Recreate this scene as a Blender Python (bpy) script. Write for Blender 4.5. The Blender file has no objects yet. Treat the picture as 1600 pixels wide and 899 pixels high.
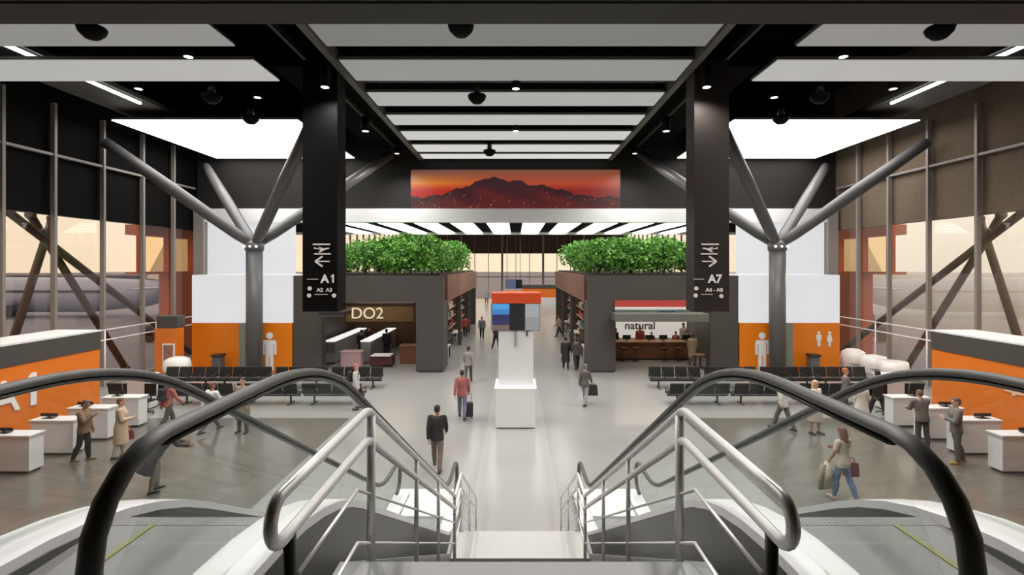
import bpy, bmesh, math, random
from mathutils import Vector, Matrix
random.seed(7)
SC = bpy.context.scene
COL = SC.collection
R = math.radians
PI = math.pi
F, CX, CY, EYE = 786.0, 806.0, 416.0, 5.5

# ------------------------------------------------------------------ helpers
def lin(c):
    out = []
    for v in c:
        v = v / 255.0
        out.append(v / 12.92 if v <= 0.04045 else ((v + 0.055) / 1.055) ** 2.4)
    return tuple(out) + (1.0,)

MATS = {}
def mat(name, rgb, rough=0.5, metal=0.0, var=0.06, scale=6.0, bump=0.0, emit=0.0, spec=0.5):
    if name in MATS: return MATS[name]
    m = bpy.data.materials.new(name); m.use_nodes = True
    nt = m.node_tree; b = nt.nodes['Principled BSDF']
    c = lin(rgb)
    tc = nt.nodes.new('ShaderNodeTexCoord'); nz = nt.nodes.new('ShaderNodeTexNoise')
    nz.inputs['Scale'].default_value = scale; nz.inputs['Detail'].default_value = 3.0
    nt.links.new(tc.outputs['Object'], nz.inputs['Vector'])
    mx = nt.nodes.new('ShaderNodeMix'); mx.data_type = 'RGBA'
    mx.inputs[6].default_value = tuple(max(0, v * (1 - var)) for v in c[:3]) + (1,)
    mx.inputs[7].default_value = tuple(min(1, v * (1 + var)) for v in c[:3]) + (1,)
    nt.links.new(nz.outputs['Fac'], mx.inputs[0])
    nt.links.new(mx.outputs[2], b.inputs['Base Color'])
    b.inputs['Roughness'].default_value = rough
    b.inputs['Metallic'].default_value = metal
    b.inputs['Specular IOR Level'].default_value = spec
    if bump:
        bp = nt.nodes.new('ShaderNodeBump'); bp.inputs['Strength'].default_value = bump
        nt.links.new(nz.outputs['Fac'], bp.inputs['Height']); nt.links.new(bp.outputs['Normal'], b.inputs['Normal'])
    if emit:
        b.inputs['Emission Color'].default_value = c
        b.inputs['Emission Strength'].default_value = emit
    MATS[name] = m
    return m

def glass(name, tint=(235, 240, 238), gloss=0.04, rough=0.02):
    if name in MATS: return MATS[name]
    m = bpy.data.materials.new(name); m.use_nodes = True
    nt = m.node_tree; nt.nodes.clear()
    o = nt.nodes.new('ShaderNodeOutputMaterial'); t = nt.nodes.new('ShaderNodeBsdfTransparent')
    g = nt.nodes.new('ShaderNodeBsdfGlossy'); x = nt.nodes.new('ShaderNodeMixShader')
    t.inputs['Color'].default_value = lin(tint); g.inputs['Roughness'].default_value = rough
    x.inputs['Fac'].default_value = gloss
    nt.links.new(t.outputs[0], x.inputs[1]); nt.links.new(g.outputs[0], x.inputs[2]); nt.links.new(x.outputs[0], o.inputs['Surface'])
    MATS[name] = m
    return m

def wloc(o):
    v = Vector((0, 0, 0))
    while o is not None:
        v = v + o.location; o = o.parent
    return v

def link(name, me, parent=None):
    o = bpy.data.objects.new(name, me); COL.objects.link(o)
    if parent is not None: o.parent = parent
    return o

class MB:
    """collects shapes in world coordinates and links them as one mesh object"""
    def __init__(s): s.bm = bmesh.new(); s.mi = 0
    def faces(s, vs, fs):
        bv = [s.bm.verts.new(v) for v in vs]
        for f in fs:
            try:
                q = s.bm.faces.new([bv[i] for i in f]); q.material_index = s.mi
            except ValueError: pass
        return s
    def box(s, x0, x1, y0, y1, z0, z1, bev=0.0):
        x0, x1 = min(x0, x1), max(x0, x1); y0, y1 = min(y0, y1), max(y0, y1); z0, z1 = min(z0, z1), max(z0, z1)
        vs = [(x0,y0,z0),(x1,y0,z0),(x1,y1,z0),(x0,y1,z0),(x0,y0,z1),(x1,y0,z1),(x1,y1,z1),(x0,y1,z1)]
        fs = [(3,2,1,0),(4,5,6,7),(0,1,5,4),(1,2,6,5),(2,3,7,6),(3,0,4,7)]
        bv = [s.bm.verts.new(v) for v in vs]; es = set()
        for f in fs:
            q = s.bm.faces.new([bv[i] for i in f]); q.material_index = s.mi; es.update(q.edges)
        if bev: bmesh.ops.bevel(s.bm, geom=list(es), offset=bev, segments=2, affect='EDGES', profile=0.5, material=-1)
        return s
    def prism(s, poly, axis, a, b):
        """poly in the two other axes (order kept), extruded along axis from a to b"""
        n = len(poly)
        def P(p, t): return (t, p[0], p[1]) if axis == 'x' else (p[0], t, p[1]) if axis == 'y' else (p[0], p[1], t)
        vs = [P(p, a) for p in poly] + [P(p, b) for p in poly]
        fs = [tuple(range(n))[::-1], tuple(range(n, 2*n))] + [(i, (i+1) % n, n+(i+1) % n, n+i) for i in range(n)]
        s.faces(vs, fs); return s
    def tube(s, pts, r, n=10, ry=None, side=None, caps=True):
        """swept tube; r may be a list; side: fixed side vector (planar path) with half width r and half height ry"""
        pts = [Vector(p) for p in pts]; m = len(pts); rings = []
        rs = r if isinstance(r, (list, tuple)) else [r]*m
        prev = None
        for i, p in enumerate(pts):
            t = (pts[min(i+1, m-1)] - pts[max(i-1, 0)]).normalized()
            if side is not None: u = Vector(side)
            else:
                u = prev if prev is not None else (Vector((1,0,0)) if abs(t.x) < .9 else Vector((0,1,0)))
                u = (u - t*u.dot(t)).normalized(); prev = u
            w = t.cross(u).normalized()
            h = ry if ry is not None else rs[i]
            rings.append([s.bm.verts.new(p + u*math.cos(2*PI*k/n)*rs[i] + w*math.sin(2*PI*k/n)*h) for k in range(n)])
        for a, b in zip(rings, rings[1:]):
            for k in range(n):
                q = s.bm.faces.new((a[k], a[(k+1) % n], b[(k+1) % n], b[k])); q.material_index = s.mi; q.smooth = True
        if caps:
            q = s.bm.faces.new(rings[0][::-1]); q.material_index = s.mi
            q = s.bm.faces.new(rings[-1]); q.material_index = s.mi
        return s
    def lathe(s, prof, c, n=20):
        """prof: list of (radius, z) about the vertical axis through c"""
        rings = []
        for r, z in prof:
            rings.append([s.bm.verts.new((c[0]+r*math.cos(2*PI*k/n), c[1]+r*math.sin(2*PI*k/n), c[2]+z)) for k in range(n)] if r > 1e-5 else [s.bm.verts.new((c[0], c[1], c[2]+z))])
        for a, b in zip(rings, rings[1:]):
            for k in range(n):
                vs = [a[k % len(a)], a[(k+1) % len(a)], b[(k+1) % len(b)], b[k % len(b)]]
                u = []
                for v in vs:
                    if v not in u: u.append(v)
                if len(u) > 2:
                    q = s.bm.faces.new(u); q.material_index = s.mi; q.smooth = True
        for ring in (rings[0], rings[-1]):
            if len(ring) > 2:
                q = s.bm.faces.new(ring); q.material_index = s.mi
        return s
    def hull(s, pts):
        bv = [s.bm.verts.new(p) for p in pts]
        r = bmesh.ops.convex_hull(s.bm, input=bv)
        dead = [g for g in set(r['geom_interior'] + r['geom_unused']) if isinstance(g, bmesh.types.BMVert) and g.is_valid]
        if dead: bmesh.ops.delete(s.bm, geom=dead, context='VERTS')
        return s
    def cap(s, p0, r0, p1, r1):
        return s.hull([Vector(p0)+d*r0 for d in SPH] + [Vector(p1)+d*r1 for d in SPH])
    def ell(s, c, rx, ry, rz):
        return s.hull([(c[0]+d.x*rx, c[1]+d.y*ry, c[2]+d.z*rz) for d in SPH])
    def mesh(s, name, mats=(), smooth=False, recalc=True):
        if recalc: bmesh.ops.recalc_face_normals(s.bm, faces=s.bm.faces)
        me = bpy.data.meshes.new(name); s.bm.to_mesh(me); s.bm.free()
        for m in (mats if isinstance(mats, (list, tuple)) else [mats]): me.materials.append(m)
        if smooth:
            for p in me.polygons: p.use_smooth = True
        return me
    def build(s, name, mats, parent=None, smooth=False, recalc=True):
        if parent is not None:
            o = wloc(parent)
            bmesh.ops.translate(s.bm, verts=s.bm.verts, vec=-o)
        return link(name, s.mesh(name, mats, smooth, recalc), parent)

def _sph():
    b = bmesh.new(); bmesh.ops.create_icosphere(b, subdivisions=2, radius=1.0)
    v = [x.co.copy() for x in b.verts]; b.free(); return v
SPH = _sph()

def tag(o, label=None, cat=None, group=None, kind=None):
    if label: o['label'] = label
    if cat: o['category'] = cat
    if group: o['group'] = group
    if kind: o['kind'] = kind
    return o
def thing(name, loc, label, cat, group=None):
    o = bpy.data.objects.new(name, None); COL.objects.link(o); o.location = loc; o.empty_display_size = .2
    return tag(o, label, cat, group)
def struct(o): o['kind'] = 'structure'; return o
def kids(o): return list(o.children)
def dup(o, loc=None, rz=None, label=None, parent=None):
    c = o.copy(); COL.objects.link(c)
    if parent is not None: c.parent = parent
    if loc is not None: c.location = loc
    if rz is not None: c.rotation_euler = (0, 0, rz)
    if label: c['label'] = label
    for k in kids(o): dup(k, parent=c)
    return c
def at(px, py, y):
    """point at depth y seen at a pixel of the 1600x899 photograph"""
    return ((px-CX)/F*y, y, EYE-(py-CY)/F*y)
def rounded(pts, rad, n=6):
    """2-D polyline with its corners rounded"""
    out = [Vector(pts[0])]
    for i in range(1, len(pts)-1):
        p = Vector(pts[i]); a = (Vector(pts[i-1])-p); b = (Vector(pts[i+1])-p)
        d = min(rad, a.length*.49, b.length*.49); a = p+a.normalized()*d; b = p+b.normalized()*d
        for k in range(n+1):
            t = k/n; out.append(a*(1-t)**2 + p*2*t*(1-t) + b*t*t)
    out.append(Vector(pts[-1])); return out
def text_mesh(name, body, size, m, depth=0.01, parent=None, loc=(0,0,0), rot=(PI/2,0,0), align='CENTER', bold=0.0):
    """raised lettering; loc in world coordinates"""
    cu = bpy.data.curves.new(name, 'FONT'); cu.body = body; cu.size = size; cu.extrude = depth; cu.align_x = align; cu.offset = bold
    t = bpy.data.objects.new(name, cu); COL.objects.link(t)
    dg = bpy.context.evaluated_depsgraph_get()
    me = bpy.data.meshes.new_from_object(t.evaluated_get(dg)); bpy.data.objects.remove(t)
    me.materials.clear(); me.materials.append(m)
    M = Matrix.Translation(Vector(loc)) @ Matrix.Rotation(rot[2], 4, 'Z') @ Matrix.Rotation(rot[1], 4, 'Y') @ Matrix.Rotation(rot[0], 4, 'X')
    me.transform(M)
    if parent is not None: me.transform(Matrix.Translation(-wloc(parent)))
    return link(name, me, parent)

# ------------------------------------------------------------------ materials
M_white = mat('white_lacquer', (232,232,232), .35, var=.02)
M_wall = mat('white_wall', (236,236,238), .6, var=.02)
M_orange = mat('orange_panel', (232,128,12), .45, var=.05)
M_orange2 = mat('orange_desk_wall', (228,122,40), .4, var=.04)
M_dark = mat('charcoal_cladding', (76,72,69), .5, var=.08, scale=2)
M_black = mat('black_cladding', (9,8,8), .6, var=.1, scale=2, spec=.12)
M_brown = mat('bronze_cladding', (50,44,41), .5, var=.1, scale=2, spec=.25)
M_void = mat('ceiling_void_black', (12,12,11), .9, var=.2, spec=.05)
M_soff = mat('soffit_grey', (52,51,49), .6, var=.08, scale=1)
M_beam = mat('beam_grey', (104,103,100), .5, var=.06)
M_steel = mat('brushed_steel', (226,225,223), .38, metal=.45, var=.04, scale=30)
M_dsteel = mat('dark_steel', (74,74,74), .35, metal=.7, var=.1)
M_tree = mat('grey_painted_steel', (98,97,97), .4, var=.05)
M_rubber = mat('black_rubber', (84,83,80), .5, var=.1, scale=20)
M_glass = glass('clear_glass', (250,252,251), .03)
M_fglass = glass('facade_glass', (246,244,242), .04)
M_mull = mat('mullion_grey', (142,134,128), .45, var=.05)
M_blackp = mat('black_plastic', (22,22,23), .4, var=.1)
M_seat = mat('black_seat_leather', (24,25,26), .45, var=.15, scale=12)
M_greyp = mat('grey_panel', (150,150,150), .5, var=.05)
M_skirt = mat('escalator_skirt', (96,96,95), .38, metal=.4, var=.08)
M_plate = mat('landing_plate', (128,127,125), .5, metal=.25, var=.1, scale=40)
M_yellow = mat('yellow_line', (128,130,66), .5)
M_letter = mat('white_lettering', (240,240,238), .5, var=.01)
M_gold = mat('lit_sign_letter', (235,225,200), .5, emit=.55)
M_wood = mat('brown_counter_wood', (120,78,52), .5, var=.25, scale=5)
M_tan = mat('tan_board', (140,112,78), .5, var=.2, scale=3)
M_red = mat('red_awning', (190,70,62), .6)
M_green = mat('green_board', (70,110,92), .6)
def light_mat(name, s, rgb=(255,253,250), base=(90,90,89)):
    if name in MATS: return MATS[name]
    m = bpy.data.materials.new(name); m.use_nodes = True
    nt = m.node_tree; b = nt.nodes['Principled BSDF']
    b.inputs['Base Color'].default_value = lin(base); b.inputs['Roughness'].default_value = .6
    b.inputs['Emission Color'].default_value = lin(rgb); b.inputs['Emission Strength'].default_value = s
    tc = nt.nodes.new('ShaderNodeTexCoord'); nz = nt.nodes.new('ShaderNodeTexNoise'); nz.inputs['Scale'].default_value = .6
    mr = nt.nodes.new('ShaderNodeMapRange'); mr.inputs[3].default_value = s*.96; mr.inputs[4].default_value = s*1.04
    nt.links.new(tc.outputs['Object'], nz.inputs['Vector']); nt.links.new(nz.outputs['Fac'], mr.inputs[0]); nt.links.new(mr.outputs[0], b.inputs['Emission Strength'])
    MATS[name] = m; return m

# ------------------------------------------------------------------ camera, world
cam = bpy.data.cameras.new('camera'); co = bpy.data.objects.new('camera', cam); COL.objects.link(co)
cam.sensor_width = 36; cam.lens = 36*F/1600; cam.shift_x = -(CX-800)/1600; cam.shift_y = -(449.5-CY)/1600
cam.clip_start = .05; cam.clip_end = 600
co.location = (0, 0, EYE); co.rotation_euler = (PI/2, 0, 0); SC.camera = co
w = bpy.data.worlds.new('sky'); SC.world = w; w.use_nodes = True
nt = w.node_tree; bg = nt.nodes['Background']
tc = nt.nodes.new('ShaderNodeTexCoord'); sx = nt.nodes.new('ShaderNodeSeparateXYZ'); rp = nt.nodes.new('ShaderNodeValToRGB')
mr = nt.nodes.new('ShaderNodeMapRange'); mr.inputs[1].default_value = -.1; mr.inputs[2].default_value = .9
nt.links.new(tc.outputs['Generated'], sx.inputs[0]); nt.links.new(sx.outputs['Z'], mr.inputs[0]); nt.links.new(mr.outputs[0], rp.inputs['Fac'])
e = rp.color_ramp.elements
e[0].position = 0; e[0].color = lin((250,224,190)); e[1].position = 1; e[1].color = lin((250,238,222))
k = e.new(.2); k.color = lin((254,235,208))
nt.links.new(rp.outputs['Color'], bg.inputs['Color'])
# the sky is brighter on the sun's side (right)
mx = nt.nodes.new('ShaderNodeMapRange'); mx.inputs[1].default_value = -1; mx.inputs[2].default_value = 1; mx.inputs[3].default_value = 1.12; mx.inputs[4].default_value = 1.7
nt.links.new(sx.outputs['X'], mx.inputs[0]); nt.links.new(mx.outputs[0], bg.inputs['Strength'])
SC.view_settings.view_transform = 'Standard'; SC.view_settings.look = 'None'; SC.view_settings.gamma = 1; SC.view_settings.use_curve_mapping = False
SC.view_settings.exposure = 0.0
SC.cycles.use_denoising = True; SC.cycles.max_bounces = 8; SC.cycles.transparent_max_bounces = 16
SC.cycles.diffuse_bounces = 4; SC.cycles.glossy_bounces = 4; SC.cycles.caustics_reflective = False; SC.cycles.caustics_refractive = False
SC.cycles.sample_clamp_indirect = 6
LAMP = 1150.0; PANEL = 5.0; STRIP = 3.5
# ================================================================== THE SETTING
W = 19.0
L_, R_ = -1, 1
side_word = {-1: 'left', 1: 'right'}
M_floorL = mat('polished_light_floor', (152,151,148), .22, var=.04, scale=.8)
M_floorD = mat('polished_taupe_floor', (108,102,95), .16, var=.06, scale=.8)
M_floorW = mat('polished_pale_aisle', (163,161,158), .2, var=.03, scale=.8)

b = MB()
xs = [-W, -6.0, -1.0, 1.0, 6.0, W]; ys = [-6.0, 18.2, 48.0, 85.0]
for i in range(5):
    for j in range(3):
        b.mi = 1 if (j == 0 and i in (0, 4)) else 0
        if i == 2: b.mi = 2
        b.faces([(xs[i],ys[j],0),(xs[i+1],ys[j],0),(xs[i+1],ys[j+1],0),(xs[i],ys[j+1],0)], [(0,1,2,3)])
bmesh.ops.remove_doubles(b.bm, verts=b.bm.verts, dist=1e-4)
struct(b.build('floor', [M_floorL, M_floorD, M_floorW]))
struct(MB().box(-400,400,-60,500,-1.2,-.3).build('apron_ground', mat('apron_concrete', (122,120,132), .8, var=.12, scale=.05)))
struct(MB().box(-W-.4,W+.4,-6,85,16,16.3).build('ceiling', M_void))
struct(MB().box(-W-.4,W+.4,-6.3,-6,0,16).build('wall_back', M_dark))
# mezzanine the camera stands on
b = MB(); b.box(-W,W,-6,1.2,3.3,3.9); b.box(-.95,1.05,1.2,2.72,3.3,3.9); struct(b.build('mezzanine_slab', M_greyp))
struct(MB().box(-W,W,-6,3.2,7.05,7.4).build('ceiling_mezzanine', M_soff))
struct(MB().box(-W,W,2.95,3.2,7.04,7.7).build('trim_1', M_soff))
# transverse bulkhead, its white fascia, the lower concourse ceiling
struct(MB().box(-W,W,30.0,30.3,8.9,16).build('wall_bulkhead', mat('bulkhead_panel', (42,40,38), .6, var=.1, scale=1.2, spec=.15)))
struct(MB().box(-W,W,29.72,30.4,8.1,8.9).build('trim_2', M_white))
struct(MB().box(-W,W,30.4,40.0,8.2,8.6).build('ceiling_concourse', M_void))
struct(MB().box(-W,W,39.9,40.1,8.0,8.22).build('trim_3', M_white))
struct(MB().box(-W,W,40.1,85,13,13.3).build('ceiling_far', mat('far_ceiling', (70,64,60), .7)))
# facades
ylist = [2.4,4.7,7.0,9.3,11.6,13.9,16.3,18.55,20.65,23.1,25.55,27.85,30.1] + [32.6+2.5*i for i in range(21)]
for n, s in ((1,-1),(2,1)):
    g = struct(MB().box(s*(W+.02), s*(W+.04), -6, 40, 0, 7.62).box(s*(W+.02), s*(W+.04), 40, 85, 0, 11).build('window_%d' % n, M_fglass))
    for y in ylist:
        MB().box(s*(W-.13), s*(W+.06), y-.06, y+.06, 0, 12.2 if y < 30 else 11 if y > 40 else 8).build('mullion', M_mull, g)
    MB().box(s*(W-.1), s*(W+.1), -6, 29.7, 10.02, 10.12).build('transom', M_mull, g)
    MB().box(s*(W-.08), s*(W+.1), -6, 85, 0, .14).build('sill', M_mull, g)
    struct(MB().box(s*(W+.15), s*(W+.45), -6, 40, 7.62, 16).box(s*(W+.15), s*(W+.45), 40, 85, 11, 16).build('wall_' + side_word[s], mat('facade_blind_%d' % n, (15,14,14) if s < 0 else (112,98,84), .8, var=.2, spec=.08)))  # right blind's lighter taupe has the sun glare put into its colour
    # bright lining wall under the bulkhead beside the washrooms
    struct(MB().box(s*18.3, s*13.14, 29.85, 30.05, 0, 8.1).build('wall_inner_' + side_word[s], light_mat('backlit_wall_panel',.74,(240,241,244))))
    # dark wall piece closing the bulkhead over the outer bay
    struct(MB().box(s*18.4, s*18.98, 29.6, 30.05, 0, 8.9).build('trim_%d' % (4+n), M_mull))
g = struct(MB().box(-W,W,84.9,84.93,0,7.62).build('window_3', M_fglass))
for i in range(17):
    x = -18.4 + 2.3*i; wd = .35 if i % 3 == 1 else .1
    MB().box(x-wd/2, x+wd/2, 84.5, 84.95, 0, 13).build('mullion', M_mull, g)
MB().box(-W,W,84.8,85.0,3.6,3.75).build('transom', M_mull, g)
struct(MB().box(-W,W,85.0,85.3,7.62,13).build('wall_far', mat('far_blind', (86,66,56), .6)))
# soffits, beams of the roof
k = 7
for s in (-1, 1):
    struct(MB().box(s*17.75, s*15.4, 8, 30, 12.37, 12.55).build('trim_%d' % k, M_beam)); k += 1
    struct(MB().box(s*5.52, s*5.74, 9, 30, 11.80, 12.25).build('trim_%d' % k, M_beam)); k += 1
    struct(MB().box(s*6.0, s*8.6, 17.6, 30, 12.5, 12.7).build('trim_%d' % k, M_void)); k += 1
    struct(MB().box(s*6.9, s*7.0, 13, 30, 12.3, 12.5).build('trim_%d' % k, M_soff)); k += 1
for y, hw in ((15.35,.12),(17.85,.55),(20.55,.55),(23.0,.12),(25.7,.12)):
    struct(MB().box(-5.5, 5.5, y-hw, y+hw, 12.2, 12.9).build('trim_%d' % k, M_beam if hw > .5 else M_void)); k += 1

# ------------------------------------------------------------------ ceiling lights
CEN = [(13.0,14.5,.17),(15.55,17.2,.26),(18.45,19.9,.38),(21.2,22.6,.48),(23.8,25.3,.56),(26.4,27.9,.64),(28.6,29.7,.7)]
ords = ['nearest','second','third','fourth','fifth','sixth','farthest']
def ceil_panel(x0,x1,y0,y1,z,mt,label,group,poly=None):
    t = thing('ceiling_light_panel', ((x0+x1)/2,(y0+y1)/2,z), label, 'ceiling light', group)
    b = MB()
    if poly: b.prism(poly, 'z', z, z+.04)
    else: b.box(x0,x1,y0,y1,z,z+.04)
    b.build('diffuser', mt, t)
    b = MB()
    if poly: b.prism([(px, py) for px, py in poly], 'z', z+.041, z+.14)
    else: b.box(x0-.04,x1+.04,y0-.04,y1+.04,z+.041,z+.14)
    b.build('frame', M_beam, t)
    return t
for i, (y0,y1,e) in enumerate(CEN):
    ceil_panel(-5.45,5.45,y0,y1,11.84, light_mat('central_panel_light_%d' % i, e, (250,250,247)), 'long white central ceiling light panel, %s of the seven between the sign pylons' % ords[i], 'central ceiling light slats')
for s in (-1,1):
    for i, (y0,y1,e) in enumerate(((13.1,14.5,.24),(15.55,17.24,.42))):
        ceil_panel(s*8.1, s*18.2, y0, y1, 11.84, light_mat('side_panel_light_%d' % i, e), 'grey-white %s side ceiling light panel running to the glass wall, %s row' % (side_word[s], ('nearer','second')[i]), 'side ceiling light slats')
    x = lambda v: s*v
    P = [(x(17.6),21.9),(x(9.5),21.9),(x(9.5),29.6),(x(17.6),29.6)]
    ceil_panel(0,0,0,0,11.84, light_mat('large_panel_light', PANEL), 'large glowing white ceiling light panel above the %s orange washroom block' % side_word[s], 'large square light ceilings', P)
    d = thing('linear_light', (s*15.65, 16, 12.3), 'thin bright linear ceiling light on the %s grey soffit' % side_word[s], 'light', 'linear soffit lights')
    MB().box(s*15.6,s*15.7,8.0,20.97,12.24,12.34).build('tube', light_mat('linear_light_glow', 2.5), d)
    MB().box(s*15.56,s*15.74,8.0,22.9,12.34,12.37).build('housing', M_beam, d)
NS = 12
for i in range(NS):
    xc = -12.1 + 2.2*i
    n = i - NS//2
    lab = 'white strip light of the low concourse ceiling, %s strip %s of the aisle centre' % (['first','second','third','fourth','fifth','sixth'][n if n >= 0 else -n-1], 'right' if n >= 0 else 'left')
    t = thing('concourse_strip_light', (xc,35.2,8.1), lab, 'ceiling light', 'strip lights of the low concourse ceiling')
    MB().box(xc-.68,xc+.68,30.5,39.8,8.1,8.14).build('diffuser', light_mat('strip_light', STRIP), t)
    MB().box(xc-.72,xc+.72,30.45,39.85,8.141,8.2).build('frame', M_beam, t)

# downlights; those out of view are added for extra light
def downlight(x, y, z, label, power, cone=150, r=.12, drop=0.0):
    t = thing('downlight', (x,y,z), label, 'downlight', 'ceiling downlights')
    b = MB(); b.lathe([(r*1.25,.0),(r*1.25,.32+drop),(.02,.34+drop)], (x,y,z), 16); cn = b.build('can', M_black, t, recalc=True)
    MB().lathe([(0,-.005),(r,-.005),(r,.004),(0,.004)], (x,y,z), 16).build('lens', light_mat('downlight_lens', 4.0), cn)
    l = bpy.data.lights.new('downlight_lamp','SPOT'); l.energy = power; l.spot_size = R(cone); l.spot_blend = .8; l.shadow_soft_size = r; l.color = (1,.97,.93)
    o = link('lamp', l, t); o.location = (0,0,-.06)
    return t
DL = [(0,5.9,11.6,'over the stair head, added out of view to light it'),(0,17.3,11.6,'above the central aisle, nearer one'),(0,22.7,11.6,'above the central aisle, farther one')]  # the stair head lamp is an unseen addition that brightens the stair
for x_, y_, z_, w_ in DL: downlight(x_, y_, z_, 'small round downlight '+w_, LAMP*.55)
for s in (-1,1):
    sw = side_word[s]
    downlight(s*5.92,15.6,11.05,'tiny bright downlight seen against the top of the %s sign pylon' % sw, LAMP*.3, drop=.4)
    downlight(s*5.85+s*.28,20.5,11.0,'black pendant can light beside the central slats, %s one' % sw, LAMP, drop=.25, r=.13)
    downlight(s*2.6,5.9,11.7,'downlight over the %s escalator head, unseen, added to brighten its decks' % sw, LAMP*.9)  # added out of view to whiten the near decks
    downlight(s*3.6,9.4,11.7,'downlight over the %s escalator, unseen, added as fill for stair and steps' % sw, LAMP*.9)  # unseen extra lamp for the stair and escalators
    downlight(s*9.7,11.0,11.7,'downlight above the %s front of the hall, out of view, added as extra light' % sw, LAMP)  # added beyond the view to brighten the front of the hall
    downlight(s*6.55,27.7,11.7,'small downlight close to the bulkhead, %s of the sunset screen' % sw, LAMP)
    downlight(s*9.7,14.9,11.7,'short bright downlight between the two %s side slats' % sw, LAMP)
    downlight(s*9.5,18.5,11.7,'small downlight behind the second %s slat, nearer the sign pylon' % sw, LAMP)
    downlight(s*13.2,17.6,11.7,'small downlight behind the second %s slat, nearer the glass wall' % sw, LAMP)
for s in (-1,1):
    for y_, w_ in ((52,'nearer'),(68,'farther')): downlight(s*4.5,y_,12.6,'unseen downlight added to brighten the far hall, %s one on the %s' % (w_, side_word[s]), LAMP*3)  # hidden lamps added to lift the dim far hall and its desks
# hanging bowl speakers
def bowl(x, y, z, label):
    t = thing('pendant_speaker', (x,y,z), label, 'ceiling speaker', 'black bowl speakers under the ceiling')
    MB().lathe([(0,-.28),(.16,-.25),(.29,-.12),(.33,0),(.3,.04),(0,.05)], (x,y,z), 20).build('bowl', M_black, t)
    MB().lathe([(.13,.05),(.11,.3),(.11,11.9-z)], (x,y,z), 12).build('neck', M_dsteel, t)
for y_, w_ in ((12.55,'nearest'),(17.75,'middle'),(26.2,'farthest')): bowl(-1.37,y_,11.5,'black bowl speaker hanging below the central slats, %s of three' % w_)
for s in (-1,1):
    for y_, w_ in ((12.7,'nearest'),(17.7,'middle'),(20.3,'farthest')):
        bowl(s*10.7,y_,11.5,'black bowl speaker hanging on the %s side, %s of three' % (side_word[s], w_))

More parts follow.
